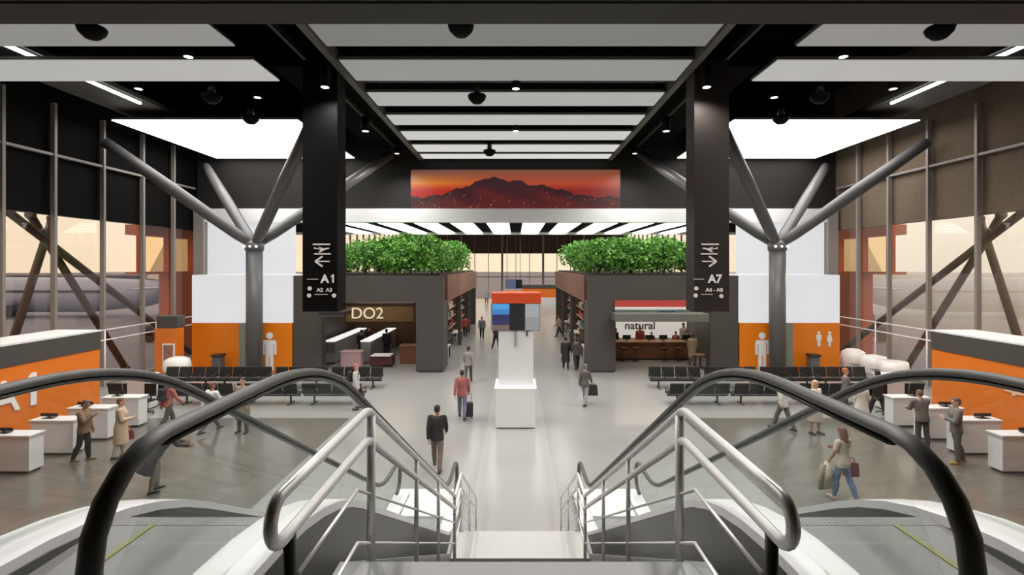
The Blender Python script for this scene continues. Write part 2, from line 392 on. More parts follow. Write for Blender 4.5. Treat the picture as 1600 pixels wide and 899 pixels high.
# ------------------------------------------------------------------ columns with signs
M_pict = mat('pictogram_white', (214,206,200), .5, emit=.15)
ONE = [(-.22,.74),(-.1,.86),(.02,1.0),(.16,1.0),(.16,0),(-.03,0),(-.03,.76),(-.16,.66)]
def one_glyph(b, c0, z0, h, axis, a, c, sgn=1):
    b.prism([(c0+sgn*p*h, z0+q*h) for p,q in ONE], axis, a, c)
def plane_icon(b, cx, cz, s, y, flip):
    f = -1 if flip else 1
    P = [(-1,.12),(-.5,0),(-.1,-.1),(-.45,-.62),(-.2,-.62),(.35,-.12),(.9,.1),(1.0,.3),(.7,.34),(.2,.2),(-.35,.52),(-.5,.5),(-.12,.13),(-.7,.22),(-.9,.42),(-1,.42)]
    P = [(cx+f*px*s*1.65, cz+pz*s) for px,pz in P]
    b.prism(P,'y',y,y+.02)
for s in (-1,1):
    name = 'black' if s < 0 else 'dark bronze'
    t = thing('hanging_sign_pylon', (s*6.31,16.6,4.03), '%s hanging sign pylon with white gate signs %s' % (name, 'A1' if s < 0 else 'A7'), 'sign', 'hanging gate sign pylons')
    cm = M_black if s < 0 else M_brown
    MB().box(s*5.75,s*6.87,16.2,17.0,4.03,12.15).build('shaft', cm, t)
    MB().box(s*5.95,s*6.7,16.35,16.85,12.15,16).build('hanger', M_void, t)
    yF = 16.165
    b = MB()
    def px(p): return (p-CX)/F*16.18
    def pz(p): return EYE-(p-CY)/F*16.18
    mx = (lambda p: p) if s < 0 else (lambda p: 2*CX-p)
    for (a0,a1,zz,h) in ((489,516,382,2.2),(491,517,397,2)):
        b.box(px(mx(a0)),px(mx(a1)),yF,yF+.035,pz(zz+h/2),pz(zz-h/2))
    b.build('rule_line', M_pict, t)
    b = MB(); plane_icon(b, px(mx(503)), pz(389.8), .153, yF, s > 0); b.build('aircraft_pictogram', M_pict, t)
    b = MB(); ax = px(mx(492)); d = s*-1
    b.box(px(mx(493)),px(mx(515)),yF,yF+.035,pz(409.6),pz(407.8))
    for q in (-1,1):
        p0 = (px(mx(492.5)), pz(408.7)); p1 = (px(mx(504)), pz(408.7+q*8)); 
        dx, dz = p1[0]-p0[0], p1[1]-p0[1]; L = math.hypot(dx,dz); nx, nz = -dz/L*.026, dx/L*.026
        b.prism([(p0[0]+nx,p0[1]+nz),(p1[0]+nx,p1[1]+nz),(p1[0]-nx,p1[1]-nz),(p0[0]-nx,p0[1]-nz)],'y',yF+.002,yF+.028)
    b.build('arrow', M_pict, t)
    big, small = ('A1','A2  A3') if s < 0 else ('A7','A4 - A8')
    def tx(body, cxp, czp, hp, nm, mm=M_letter, bold=.012):
        text_mesh(nm, body, hp/F*16.18/.72, mm, .01, t, (px(cxp), yF+.015, pz(czp)), bold=bold)
    if s > 0: tx(big, 1117, 442, 13, 'gate_number')
    else:
        tx('A', 507.5, 442, 13, 'gate_number'); b = MB()
        one_glyph(b, px(519.5), pz(442), 13/F*16.18, 'y', yF, yF+.035); b.build('gate_number', M_letter, t)
    tx(small, 507 if s < 0 else 1116, 456, 6, 'gate_list', M_pict, .004)
    b = MB()
    b.box(px(480 if s < 0 else 1084), px(497 if s < 0 else 1100), yF, yF+.035, pz(437), pz(436))
    b.box(px(492 if s < 0 else 1096), px(512 if s < 0 else 1114), yF, yF+.035, pz(460.8), pz(460))
    b.build('rule_line', M_pict, t)
    b = MB()
    for cxp, czp in ((484,451),(483,462),(522,462)) if s < 0 else ((1088,451),(1087,462),(1127,463)):
        c = Vector((px(cxp),0,pz(czp)))
        b.prism([(c.x+.072*math.cos(2*PI*i/6), c.z+.072*math.sin(2*PI*i/6)) for i in range(6)],'y',yF+.002,yF+.026)
    b.build('service_pictogram', M_pict, t)

# ------------------------------------------------------------------ tree columns
for s in (-1,1):
    t = thing('branching_column', (s*13.2,25.4,0), 'grey branching steel tree column in front of the %s orange washroom block' % side_word[s], 'column', 'branching steel columns')
    T = Vector((s*13.2,25.4,6.5))
    b = MB(); b.tube([(T.x,T.y,0),(T.x,T.y,6.3)], .39, 24); b.build('trunk', M_tree, t)
    b = MB(); b.lathe([(.39,-.25),(.44,-.2),(.46,.15),(.3,.28),(0,.3)], T, 24); nd = b.build('node', M_tree, t)
    b = MB(); b.lathe([(.54,0),(.54,.06),(.39,.08)], (T.x,T.y,0), 24); b.build('base_ring', M_dsteel, t)
    for e in ((s*18.5,22.6,11.1),(s*18.05,29.3,11.3),(s*8.7,21.6,11.84),(s*7.2,29.2,12.0)):
        e = Vector(e); d = (e-T)
        b = MB(); b.tube([T+d*.02, T+d*.12, T+d*.55, e], [.2,.27,.29,.24], 16); b.build('branch', M_tree, t)
    for a in range(3): MB().ell(T+Vector((s*-.3+.3*a*s,-.42,-.02)), .07,.07,.07).build('node_spotlight', light_mat('node_spot', 1.5), nd)

# ------------------------------------------------------------------ washroom blocks
def man_icon(b, cx, z0, h, y, female=False):
    u = h/7.0
    b.prism([(cx+.62*u*math.cos(2*PI*i/14), z0+6.3*u+.62*u*math.sin(2*PI*i/14)) for i in range(14)],'y',y,y+.03)
    if female: P = [(-.55,5.5),(.55,5.5),(1.35,3.0),(1.05,2.9),(.6,4.2),(1.15,2.0),(.5,2.0),(.5,0),(.1,0),(.1,2.0),(-.1,2.0),(-.1,0),(-.5,0),(-.5,2.0),(-1.15,2.0),(-.6,4.2),(-1.05,2.9),(-1.35,3.0)]
    else: P = [(-1.0,5.5),(1.0,5.5),(1.25,5.1),(1.25,2.9),(.85,2.9),(.85,4.7),(.7,4.7),(.7,0),(.1,0),(.1,2.7),(-.1,2.7),(-.1,0),(-.7,0),(-.7,4.7),(-.85,4.7),(-.85,2.9),(-1.25,2.9),(-1.25,5.1)]
    b.prism([(cx+p*u, z0+q*u) for p,q in P],'y',y+.002,y+.028)
for s in (-1,1):
    sw = side_word[s]
    t = thing('washroom_block', (s*14.14,28,0), 'white and orange washroom block under the %s large light panel' % sw, 'washroom block', 'washroom blocks')
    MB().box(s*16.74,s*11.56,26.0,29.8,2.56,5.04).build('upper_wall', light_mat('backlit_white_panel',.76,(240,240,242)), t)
    MB().box(s*16.74,s*11.56,26.0,29.8,.0,2.56).build('lower_wall', M_orange, t)
    MB().box(s*14.3,s*13.85,25.97,26.0,0,2.56).build('doorway', mat('washroom_door_grey', (128,136,126), .5), t)
    b = MB(); man_icon(b, s*12.72, .1, 2.0, 25.96); b.build('person_pictogram', M_letter, t)
    if s > 0:
        b = MB(); man_icon(b, 15.65, 1.35, .78, 25.96); b.build('person_pictogram', M_letter, t)
        b = MB(); man_icon(b, 16.2, 1.35, .78, 25.96, True); b.build('person_pictogram', M_letter, t)
    t = thing('waste_bin', (s*15.1,25.5,0), 'small dark grey waste bin against the %s orange wall' % sw, 'bin', 'grey waste bins')
    MB().box(s*14.86,s*15.3,25.3,25.7,.04,.92,.02).build('body', mat('bin_grey', (98,98,100), .4), t)
    MB().box(s*14.82,s*15.34,25.26,25.74,.92,1.05,.02).build('lid', M_dsteel, t)
    MB().box(s*14.9,s*15.26,25.32,25.68,0,.04).build('plinth', M_blackp, t)

# ------------------------------------------------------------------ advertising screen over the concourse
t = thing('video_screen', (0,29.8,8.9), 'wide red sunset video screen on the dark bulkhead', 'screen')
NX, NZ = 240, 46; x0, x1, z0, z1 = -6.22, 6.18, 8.9, 11.22
vs, fs, cols = [], [], []
rnd = random.Random(3)
ph = [rnd.uniform(0,6.28) for _ in range(8)]
def ridge(u):
    r = .30 + .0*u
    for c,wd,h in ((.40,.075,.52),(.33,.10,.42),(.50,.06,.46),(.22,.09,.20),(.60,.09,.42),(.72,.10,.22),(.47,.25,.2)):
        r += h*.62*math.exp(-((u-c)/wd)**2) if c not in (.47,) else 0
    r = min(r, .9 - .25*abs(u-.42))
    return r + .02*math.sin(u*60+ph[0]) + .012*math.sin(u*137+ph[1])
def scr(u, v):
    rg = ridge(u)
    def mixc(a,b_,t): t = max(0,min(1,t)); return [a[i]*(1-t)+b_[i]*t for i in range(3)]
    if v > rg:
        left = max(0, 1-u/.42)
        top = mixc((120,70,50),(96,60,66),left); mid = mixc((172,66,40),(218,132,30),left); low = mixc((128,30,24),(190,24,8),left)
        c = mixc(low, mid, (v-.45)/.2) if v < .65 else mixc(mid, top, (v-.65)/.35)
        return c
    t_ = v/max(rg,.05)
    c = mixc((86,22,26),(42,15,24), t_)
    c = mixc(c,(120,34,24), .5*max(0,math.sin(u*23+v*9+ph[2]))*max(0,1-abs(t_-.5)*2))
    if v < .42 and rnd.random() < .06*(1-v/.5): c = mixc(c,(235,150,100), rnd.uniform(.25,.9)*(1.0 if u < .12 or rnd.random() < .4 else .5))
    return c
for j in range(NZ+1):
    for i in range(NX+1):
        u, v = i/NX, j/NZ
        vs.append((x0+(x1-x0)*u, 29.83, z0+(z1-z0)*v)); cols.append(lin(scr(u,v)))
for j in range(NZ):
    for i in range(NX):
        a = j*(NX+1)+i; fs.append((a,a+1,a+NX+2,a+NX+1))
me = bpy.data.meshes.new('display'); me.from_pydata([(v[0]-0, v[1]-29.8, v[2]-8.9) for v in vs], [], fs)
ca = me.color_attributes.new('picture','FLOAT_COLOR','POINT')
for i,c in enumerate(cols): ca.data[i].color = c
m = bpy.data.materials.new('screen_picture'); m.use_nodes = True; nt = m.node_tree
at_ = nt.nodes.new('ShaderNodeAttribute'); at_.attribute_name = 'picture'; bs = nt.nodes['Principled BSDF']
bs.inputs['Base Color'].default_value = (.01,.01,.01,1); bs.inputs['Roughness'].default_value = .4
nt.links.new(at_.outputs['Color'], bs.inputs['Emission Color']); bs.inputs['Emission Strength'].default_value = 1.0
me.materials.append(m); link('display', me, t)
MB().box(-6.26,6.22,29.84,29.99,8.905,11.26).build('housing', M_blackp, t)
# ================================================================== ESCALATORS, STAIR
def slope_line(off_top, off_bot, y_in, y_out):
    return None
TAN = math.tan(R(30))
Y0, YB = 3.6, 3.6 + 3.9/TAN           # knuckles of the incline
def dz(y):                              # height of the tread line
    return 3.9 if y < Y0 else max(0.0, 3.9-(y-Y0)*TAN)
for s in (-1,1):
    sw = side_word[s]
    t = thing('escalator', (s*2.05,1.2,0), 'escalator with black handrails going down on the %s of the central stair' % sw, 'escalator', 'escalators beside the stair')
    # handrails
    for xh, who in ((1.4,'inner'),(2.75,'outer')):
        top = [(2.0+.35*math.cos(a), 4.49+.35*math.sin(a)) for a in [R(-90-18*i) for i in range(11)]]
        mid = rounded([(2.0,4.84),(Y0,4.84),(YB,.94),(11.6,.94)], 1.0, 8)
        bot = [(11.6+.35*math.cos(a), .59+.35*math.sin(a)) for a in [R(90-18*i) for i in range(11)]]
        path = top[:-1] + [tuple(p) for p in mid] + bot[1:]
        pts = [(s*xh, p[0], p[1]) for p in path]
        MB().tube(pts, .042, 14, ry=.028, side=(1,0,0)).build('handrail', M_rubber, t, smooth=True)
        # glass balustrade
        inner = [(p[0], p[1]-.03) for p in [(2.0,4.78)]+[tuple(q) for q in mid[1:-1]]+[(11.6,.90)]]
        low = rounded([(1.72,4.02),(Y0-.25,4.02),(YB-.25,.14),(11.8,.14)],1.0,6)
        poly = [(1.72,4.35)] + inner + [(11.9,.6)] + [tuple(p) for p in low][::-1]
        MB().prism(poly,'x',s*xh-.006,s*xh+.006).build('glass_balustrade', M_glass, t)
        # handrail guide profile
        g = rounded([(2.0,4.80),(Y0,4.80),(YB,.90),(11.6,.90)],1.0,8)
        MB().tube([(s*xh,p[0],p[1]) for p in g], .03, 8, ry=.014, side=(1,0,0)).build('handrail_guide', M_dsteel, t, smooth=True)
    # decks
    def band(y_a, y_b, z_off, h, knee=0.0):
        up = [(y_a,3.9+z_off),(Y0+knee,3.9+z_off),(YB+knee,z_off),(y_b,z_off)]
        up = [tuple(p) for p in rounded(up,.9,6)]
        return up + [(p[0],max(p[1]-h,0.005)) for p in up][::-1]
    for xa, xb in ((1.26,1.55),(2.54,2.86)):
        MB().prism(band(1.2,12.1,.12,.06,-.25),'x',s*xa,s*xb).build('deck', M_white, t)
    for xa in (1.55,2.53):
        MB().prism(band(1.2,12.0,.06,.52,-.25),'x',s*xa,s*(xa+.012)).build('skirt_panel', M_skirt, t)
    for xa, xb in ((1.265,1.29),(2.82,2.85)):
        MB().prism(band(1.2,12.1,.06,1.0,-.25),'x',s*xa,s*xb).build('side_cladding', M_skirt, t)
    MB().prism([(p[0],p[1]) for p in band(1.2,11.0,-.80,.06,-.25)],'x',s*1.29,s*2.82).build('soffit_panel', M_greyp, t)
    # landing plates with comb and yellow lines
    b = MB(); b.box(s*1.57,s*2.53,1.2,3.1,3.84,3.9); b.build('landing_plate', M_plate, t)
    b = MB()
    for i in range(32): b.box(s*(1.59+i*.029),s*(1.617+i*.029),3.1,3.2,3.86,3.902)
    b.build('comb', M_plate, t)
    b = MB(); b.box(s*2.225,s*2.255,2.65,3.1,3.9,3.906); b.build('yellow_line', M_yellow, t)
    b = MB(); b.box(s*1.3,s*2.82,YB+.6,12.3,.005,.05); b.build('landing_plate', M_white, t)  # bright reflected light is put into this lower plate's white colour
    # steps
    y = 3.2; YS = 3.05
    i = 0
    while y < YB-.1:
        z = max(.06, 3.9 - .2*(i+1))
        b = MB(); b.box(s*1.575,s*2.525,y,y+.345,z-.2 if z > .25 else .006,z-.012)
        b.mi = 0
        for q in range(24): b.box(s*(1.59+q*.039),s*(1.612+q*.039),y,y+.345,z-.013,z)
        b.build('step', M_plate, t)
        y += .346; i += 1

    if s > 0: t.location.x += .1          # the right escalator stands a little farther out

# ---- central stair
t = thing('staircase', (0,2.72,0), 'pale straight stair with a mid landing between the two escalators', 'staircase')
n1 = 13; SY = 2.72; run, rise = .3, .173
M_stair = mat('pale_stair_stone', (190,188,184), .45, var=.04)
for i in range(n1):
    z2 = z-rise*(i+1)
    MB().box(-.85,.95,SY+run*i,SY+run*(i+1),z2-.2,z2,.008).build('step', M_stair, t)
ZL = 3.9-rise*n1
MB().box(-.87,.97,SY+run*n1,7.3,ZL-.2,ZL).build('landing', M_stair, t)
n2 = int(ZL/rise)
for i in range(n2):
    z2 = ZL-rise*(i+1)
    MB().box(-.85,.95,7.3+run*i,7.3+run*(i+1),max(z2-.2,.004),max(z2,.02)).build('step', M_stair, t)
YE = 7.3+run*n2
for s in (-1,1):
    P = [(SY,3.9),(SY+run*n1,ZL+.06),(7.3,ZL+.06),(YE,.15),(YE,.0),(YE-.35,.0),(7.25,ZL-.3),(SY+run*n1-.1,ZL-.3),(SY,3.5)]
    MB().prism(P,'x',s*.87+(.1 if s > 0 else 0),s*.91+(.1 if s > 0 else 0)).build('stringer', M_greyp, t)
# ---- stair railings (stainless pipe)
def rail_line(h): # heights above tread line along the stair
    return [(1.72,3.9+h),(SY,3.9+h),(SY+run*n1,ZL+h),(7.35,ZL+h),(YE+.1,h+.02)]
for s in (-1,1):
    xr = -.80 if s < 0 else .905
    t = thing('stair_railing', (xr,2.5,0), 'stainless steel pipe railing on the %s side of the central stair' % side_word[s], 'railing', 'stair railings')
    up = [tuple(p) for p in rounded(rail_line(.82)[:3],.06,4)]; lo = [tuple(p) for p in rounded(rail_line(.66)[:3],.06,4)]
    # first flight: the two pipes joined by a loop at the near end
    loop = [(1.72+.08*math.cos(a), 4.64+.08*math.sin(a)) for a in [R(-90-15*i) for i in range(13)]]
    path = lo[::-1] + loop[1:-1] + up
    MB().tube([(xr,p[0],p[1]) for p in path], .022, 12, side=(1,0,0), ry=.022).build('handrail_pipe', M_steel, t, smooth=True)
    # landing and second flight
    P = [(6.55,ZL+.82),(7.35,ZL+.82),(YE+.1,.86),(YE+.1,.0)]
    
    MB().tube([(xr,p[0],p[1]) for p in rounded(P,.08,4)], .02, 12, side=(1,0,0), ry=.02).build('handrail_pipe', M_steel, t, smooth=True)
    MB().tube([(xr,p[0],p[1]) for p in rounded([(6.55,ZL+.62),(7.35,ZL+.62),(YE+.1,.62)],.08,4)], .02, 10, side=(1,0,0), ry=.02).build('handrail_pipe', M_steel, t, smooth=True)
    for h in (.47,.2):
        L = [(p[0]-(.18 if i == 1 else 0),p[1]) for i,p in enumerate(rail_line(h))]
        MB().tube([(xr,p[0],p[1]) for p in [(1.85,L[0][1])]+L[1:3]], .009, 8, side=(1,0,0), ry=.009).build('guard_wire', M_steel, t, smooth=True)
        MB().tube([(xr,p[0],p[1]) for p in [(6.6,ZL+h),(7.35,ZL+h),(YE+.1,h+.02)]], .009, 8, side=(1,0,0), ry=.009).build('guard_wire', M_steel, t, smooth=True)
    for y_, r_ in ((2.78,.024),(4.05,.018),(5.2,.018),(6.58,.022),(7.3,.022),(8.7,.018)):
        zn = 3.9-(y_-SY)*rise/run if y_ < SY+run*n1 else (ZL if y_ <= 7.3 else ZL-(y_-7.3)*rise/run)
        zt = 3.9-rise*(int((y_-SY)/run)+1) if y_ < SY+run*n1 else (ZL if y_ <= 7.3 else ZL-rise*(int((y_-7.3)/run)+1))
        MB().tube([(xr,y_,zt+.002),(xr,y_,zn+.81)], r_, 12).build('post', M_steel, t)
    MB().tube([(xr,1.78,3.905),(xr,1.78,4.56)], .022, 12).build('post', M_blackp, t)
# ================================================================== HALL FURNITURE
# check-in walls along the facades
def pose_text(parent, s, body, y, z, size, nm='gate_lettering'):
    rot = (PI/2, 0, PI/2) if s < 0 else (PI/2, 0, -PI/2)
    text_mesh(nm, body, size, M_letter, .015, parent, (s*15.28, y, z), rot, bold=.01)
for s in (-1,1):
    sw = side_word[s]
    t = thing('gate_wall', (s*15.8,14,0), 'long orange gate wall with a dark header %s' % ('and white letters A1' if s < 0 else 'at the right edge of the hall'), 'gate wall', 'orange gate walls')
    MB().box(s*15.3,s*16.9,6,18.5,0,2.46).build('panel', M_orange2, t)
    MB().box(s*15.28,s*16.9,6,18.52,2.46,3.1).build('header', M_dark, t)
    MB().box(s*15.28,s*16.9,6,18.52,3.1,3.16).build('top_cap', M_white, t)
    if s < 0:
        pose_text(t, s, 'A', 15.02, 1.1, 1.4)
        b = MB(); one_glyph(b, 15.86, 1.1, 1.02, 'x', -15.3, -15.26); b.build('gate_lettering', M_letter, t)
    else:
        b = MB()
        # small white aircraft mark lying flat on the wall
        Pq = [(-.9,.0),(-.2,.16),(.1,.42),(.3,.42),(.15,.14),(.75,.08),(.9,.0),(.75,-.08),(.15,-.12),(.3,-.36),(.1,-.36),(-.2,-.12)]
        b.prism([(15.4+p*.42, 1.62+q*.30) for p,q in Pq],'x',15.27,15.3); b.build('aircraft_mark', mat('pale_mark',(246,196,160),.5), t)
    # bag desks
    for i, yf in enumerate((13.3,14.62,15.86,17.15)):
        w_ = ('nearest','second','third','farthest')[i]
        d = thing('bag_desk', (s*13.5,yf+.2,0), 'white check-in desk before the %s orange wall, %s of the row of four' % (sw, w_), 'desk', 'white check-in desks')
        b = MB(); b.box(s*12.87,s*14.12,yf,yf+.42,.06,.97,.012); b.build('body', M_white, d)
        MB().box(s*12.84,s*14.15,yf-.03,yf+.45,.97,1.02,.008).build('worktop', M_white, d)
        MB().box(s*12.93,s*14.08,yf+.04,yf+.38,0,.06).build('plinth', M_dark, d)
        m_ = thing('desk_monitor', (s*13.75,yf+.2,1.02), 'low black monitor on the %s check-in desk of the %s row' % (w_, sw), 'monitor', 'monitors on the check-in desks')
        MB().box(s*13.6,s*13.9,yf+.12,yf+.3,1.02,1.035,.004).build('foot', M_blackp, m_)
        MB().box(s*13.72,s*13.78,yf+.2,yf+.22,1.035,1.1).build('stem', M_blackp, m_)
        b = MB(); b.box(s*13.5,s*14.0,yf+.19,yf+.22,1.07,1.16,.004); b.build('screen', M_blackp, m_)
    # tall white cabinet and office chair behind the desks
    d = thing('service_cabinet', (s*14.4,19.5,0), 'taller white service cabinet beyond the %s desks' % sw, 'cabinet', 'white service cabinets')
    MB().box(s*14.0,s*14.85,19.2,19.7,.05,1.3,.02).build('body', M_white, d)
    MB().box(s*13.97,s*14.88,19.17,19.73,1.3,1.34,.01).build('top', M_white, d)
    MB().box(s*14.05,s*14.8,19.25,19.65,0,.05).build('plinth', M_dark, d)
    c = thing('office_chair', (s*13.75,18.7,0), 'black swivel office chair by the white cabinet on the %s' % sw, 'office chair', 'black office chairs')
    b = MB()
    for a in range(5): b.tube([(s*13.75,18.7,.09),(s*13.75+.28*math.cos(a*1.2566),18.7+.28*math.sin(a*1.2566),.05)],.02,8)
    sb_ = b.build('star_base', M_blackp, c)
    for a in range(5): MB().ell((s*13.75+.28*math.cos(a*1.2566),18.7+.28*math.sin(a*1.2566),.03),.03,.03,.03).build('castor', M_blackp, sb_)
    MB().tube([(s*13.75,18.7,.08),(s*13.75,18.7,.46)],.025,10).build('stem', M_dsteel, c)
    MB().box(s*13.5,s*14.0,18.46,18.94,.46,.53,.03).build('seat', M_seat, c)
    MB().box(s*13.53,s*13.97,18.9,18.96,.6,1.08,.025).build('backrest', M_seat, c)
    MB().tube([(s*13.75,18.9,.5),(s*13.75,18.97,.62)],.025,8).build('back_bar', M_blackp, c)
    for q in (-1,1): MB().tube([(s*13.75+q*.25,18.6,.5),(s*13.75+q*.28,18.6,.7),(s*13.75+q*.28,18.85,.7)],.018,8).build('armrest', M_blackp, c)
    # orange self-service kiosk by the facade
    k = thing('advert_kiosk', (s*17.0,24.9,0), 'orange advertising kiosk with a white framed picture by the %s glass wall' % sw, 'kiosk', 'orange kiosks') if s < 0 else None
    if k:
        MB().box(-17.6,-16.55,24.5,25.1,0,2.45,.02).build('body', M_orange2, k)
        MB().box(-17.55,-16.55,24.55,25.2,2.45,3.05,.02).build('top_box', M_dark, k)
        pf = MB().box(-17.2,-16.6,24.46,24.5,.45,1.72,.01).build('picture_frame', M_white, k)
        b = MB(); b.box(-17.13,-16.67,24.445,24.46,.52,1.65)
        b.build('picture', mat('advert_picture', (150,110,90), .4, var=.7, scale=3), pf)
# egg shaped white pod seats along the glass
M_pod = mat('white_pod_shell', (238,234,228), .3, var=.02)
def pod_seat(x, y, label, h=1.25):
    t = thing('pod_seat', (x,y,0), label, 'pod seat', 'white pod seats')
    bm_ = MB(); bm_.lathe([(.32,.0),(.36,.04),(.52,.35),(.6,.7),(.52,1.05),(.3,h-.05),(0,h)], (x,y,0), 22); bm_.build('shell', M_pod, t)
    MB().lathe([(.44,.46),(.5,.52),(.3,.56),(0,.57)], (x,y-.14,0), 18).build('cushion', M_greyp, t)
    return t
pod_seat(-16.15,24.0,'white rounded pod seat beside the orange kiosk on the left',1.2)
for i,(px_,y_) in enumerate(((1322,26.5),(1353,25.2),(1384,23.9))):
    x_ = (px_-CX)/F*y_
    pod_seat(x_+.1, y_-.4, 'white rounded pod seat by the right glass wall, %s from the orange washroom wall' % ('first','second','third')[i], 1.25-.1*i)
# facade guard rails (white, outside the waiting bay)
for s in (-1,1):
    g = thing('barrier_rail', (s*17.9,24,0), 'white metal barrier rail inside the %s glass wall' % side_word[s], 'barrier', 'white barrier rails')
    for z_ in (2.45,2.0): MB().tube([(s*18.3,19.2,z_+.2),(s*18.3,28.8,z_+.2)],.03,10).build('rail', M_white, g)
    for y_ in (19.3,22.4,25.6,28.7): MB().tube([(s*18.3,y_,0),(s*18.3,y_,2.66)],.03,10).build('post', M_white, g)

# benches
def make_bench(label):
    t = thing('waiting_bench', (0,0,0), label, 'bench', 'black waiting benches')
    MB().box(-1.2,1.2,-.05,.03,.30,.37,.008).build('beam', M_dsteel, t)
    for q in (-.8,.8):
        b = MB(); b.box(q-.03,q+.03,-.03,.03,.03,.32); b.box(q-.03,q+.03,-.32,.30,0,.035,.008); b.build('leg', M_dsteel, t)
    for i in range(4):
        x = -.9+.6*i
        b = MB(); b.prism([(-.28,.42),(-.26,.46),(.16,.43),(.22,.40),(.2,.37),(-.26,.38)],'x',x-.27,x+.27); b.build('seat', M_seat, t)
        b = MB(); b.prism([(.20,.44),(.26,.44),(.36,.86),(.34,.89),(.31,.88)],'x',x-.27,x+.27); b.build('backrest', M_seat, t)
    for i in range(5):
        x = -1.2+.6*i
        b = MB(); b.tube([(x,-.2,.36),(x,-.22,.6),(x,.2,.62),(x,.24,.5)],.014,8); b.build('armrest', M_dsteel, t)
    return t
first = None
cols5 = ['nearest the aisle','second from the aisle','third from the aisle','nearest the glass wall']
for s in (-1,1):
    for r_, (y_, rz, w_) in enumerate(((20.0,PI,'front'),(22.6,0,'back'))):
        for i in range(4):
            lab = 'black four-seat waiting bench on the %s, %s row, %s' % (side_word[s], w_, cols5[i])
            loc = (s*(7.25+2.55*i), y_+.12, 0)
            if r_ == 0 and i == 3: loc = (s*14.9, 20.12, 0)
            if r_ == 0 and i == 2: loc = (s*(7.25+2.55*2), 20.12, 0)
            if i == 3 and r_ == 1: loc = (s*(7.25+2.55*3-.1), y_+.12, 0)
            if first is None: first = make_bench(lab); first.location = loc; first.rotation_euler = (0,0,rz)
            else: dup(first, loc, rz, lab)

# information totem
t = thing('information_totem', (0,17.7,0), 'white information totem with orange header and screens in the middle of the aisle', 'totem')
MB().box(-.68,.66,17.0,18.3,.03,1.36,.015).build('base_box', M_white, t)
MB().box(-.72,.70,16.97,18.33,1.36,1.4,.008).build('base_top', light_mat('totem_edge_light',1.2), t)
MB().box(-.6,.6,17.3,18.1,1.4,3.28,.01).build('white_panel', M_white, t)
sh_ = MB().box(-.86,.84,17.25,18.1,3.28,4.22,.01).build('screen_housing', M_greyp, t)
MB().box(-.83,.86,17.2,18.15,4.22,4.58,.01).build('orange_header', mat('totem_orange', (226,84,40), .45), t)
def scr_part(nm, x0,x1,z0,z1, cs):
    b = MB(); n = len(cs)
    for i,c in enumerate(cs):
        b.mi = i; b.box(x0,x1,17.23,17.26,z0+(z1-z0)*i/n,z0+(z1-z0)*(i+1)/n)
    b.build(nm,[light_mat('screen_%d_%d_%d' % c, .9, c, (16,16,18)) for c in cs],sh_)
scr_part('map_screen', -.80,-.22,3.3,4.2, [(120,96,92),(50,48,92),(44,46,96),(60,130,200),(80,160,225)])
scr_part('flight_screen', -.22,.32,3.3,4.2, [(24,23,21)])
scr_part('notice_screen', .32,.8,3.3,4.2, [(150,150,152),(165,166,170)])
MB().box(-.04,.02,17.2,17.28,2.75,3.28).build('cable_duct', M_greyp, t)
MB().box(.36,.40,17.22,17.29,3.1,3.27).build('scanner', M_blackp, t)

# far orange desks and sign at the end of the aisle
for i,(x0,x1,y_,h,lab) in enumerate(((.9,6.5,72,2.3,'distant long orange desk wall at the far end of the aisle, right of the totem'),(-1.6,.6,60,2.0,'distant small orange desk wall seen just above the totem'))):
    t = thing('orange_desk_wall', ((x0+x1)/2,y_,0), lab, 'desk wall', 'distant orange desk walls')
    MB().box(x0,x1,y_,y_+1,0,h).build('panel', M_orange2, t)
    MB().box(x0-.05,x1+.05,y_-.05,y_+1.05,h,h+.5).build('header', M_dark if i == 0 else M_orange, t)
    MB().box(x0,x1,y_-1.4,y_-.9,0,1.05,.02).build('counter', M_white, t)
t = thing('hanging_screen', (-.35,40,5), 'distant dark blue hanging sign above the totem', 'sign')
MB().box(-.85,.5,39.95,40.05,3.7,4.45).build('panel', light_mat('far_sign_blue',.35,(70,90,150)), t)
MB().box(.0,.5,39.93,39.95,3.75,4.4).build('dark_half', M_blackp, t)
b = MB()
for q in (-.7,.35): b.tube([(q,40,4.45),(q,40,8.0)],.02,6)
b.build('hanger', M_dsteel, t)

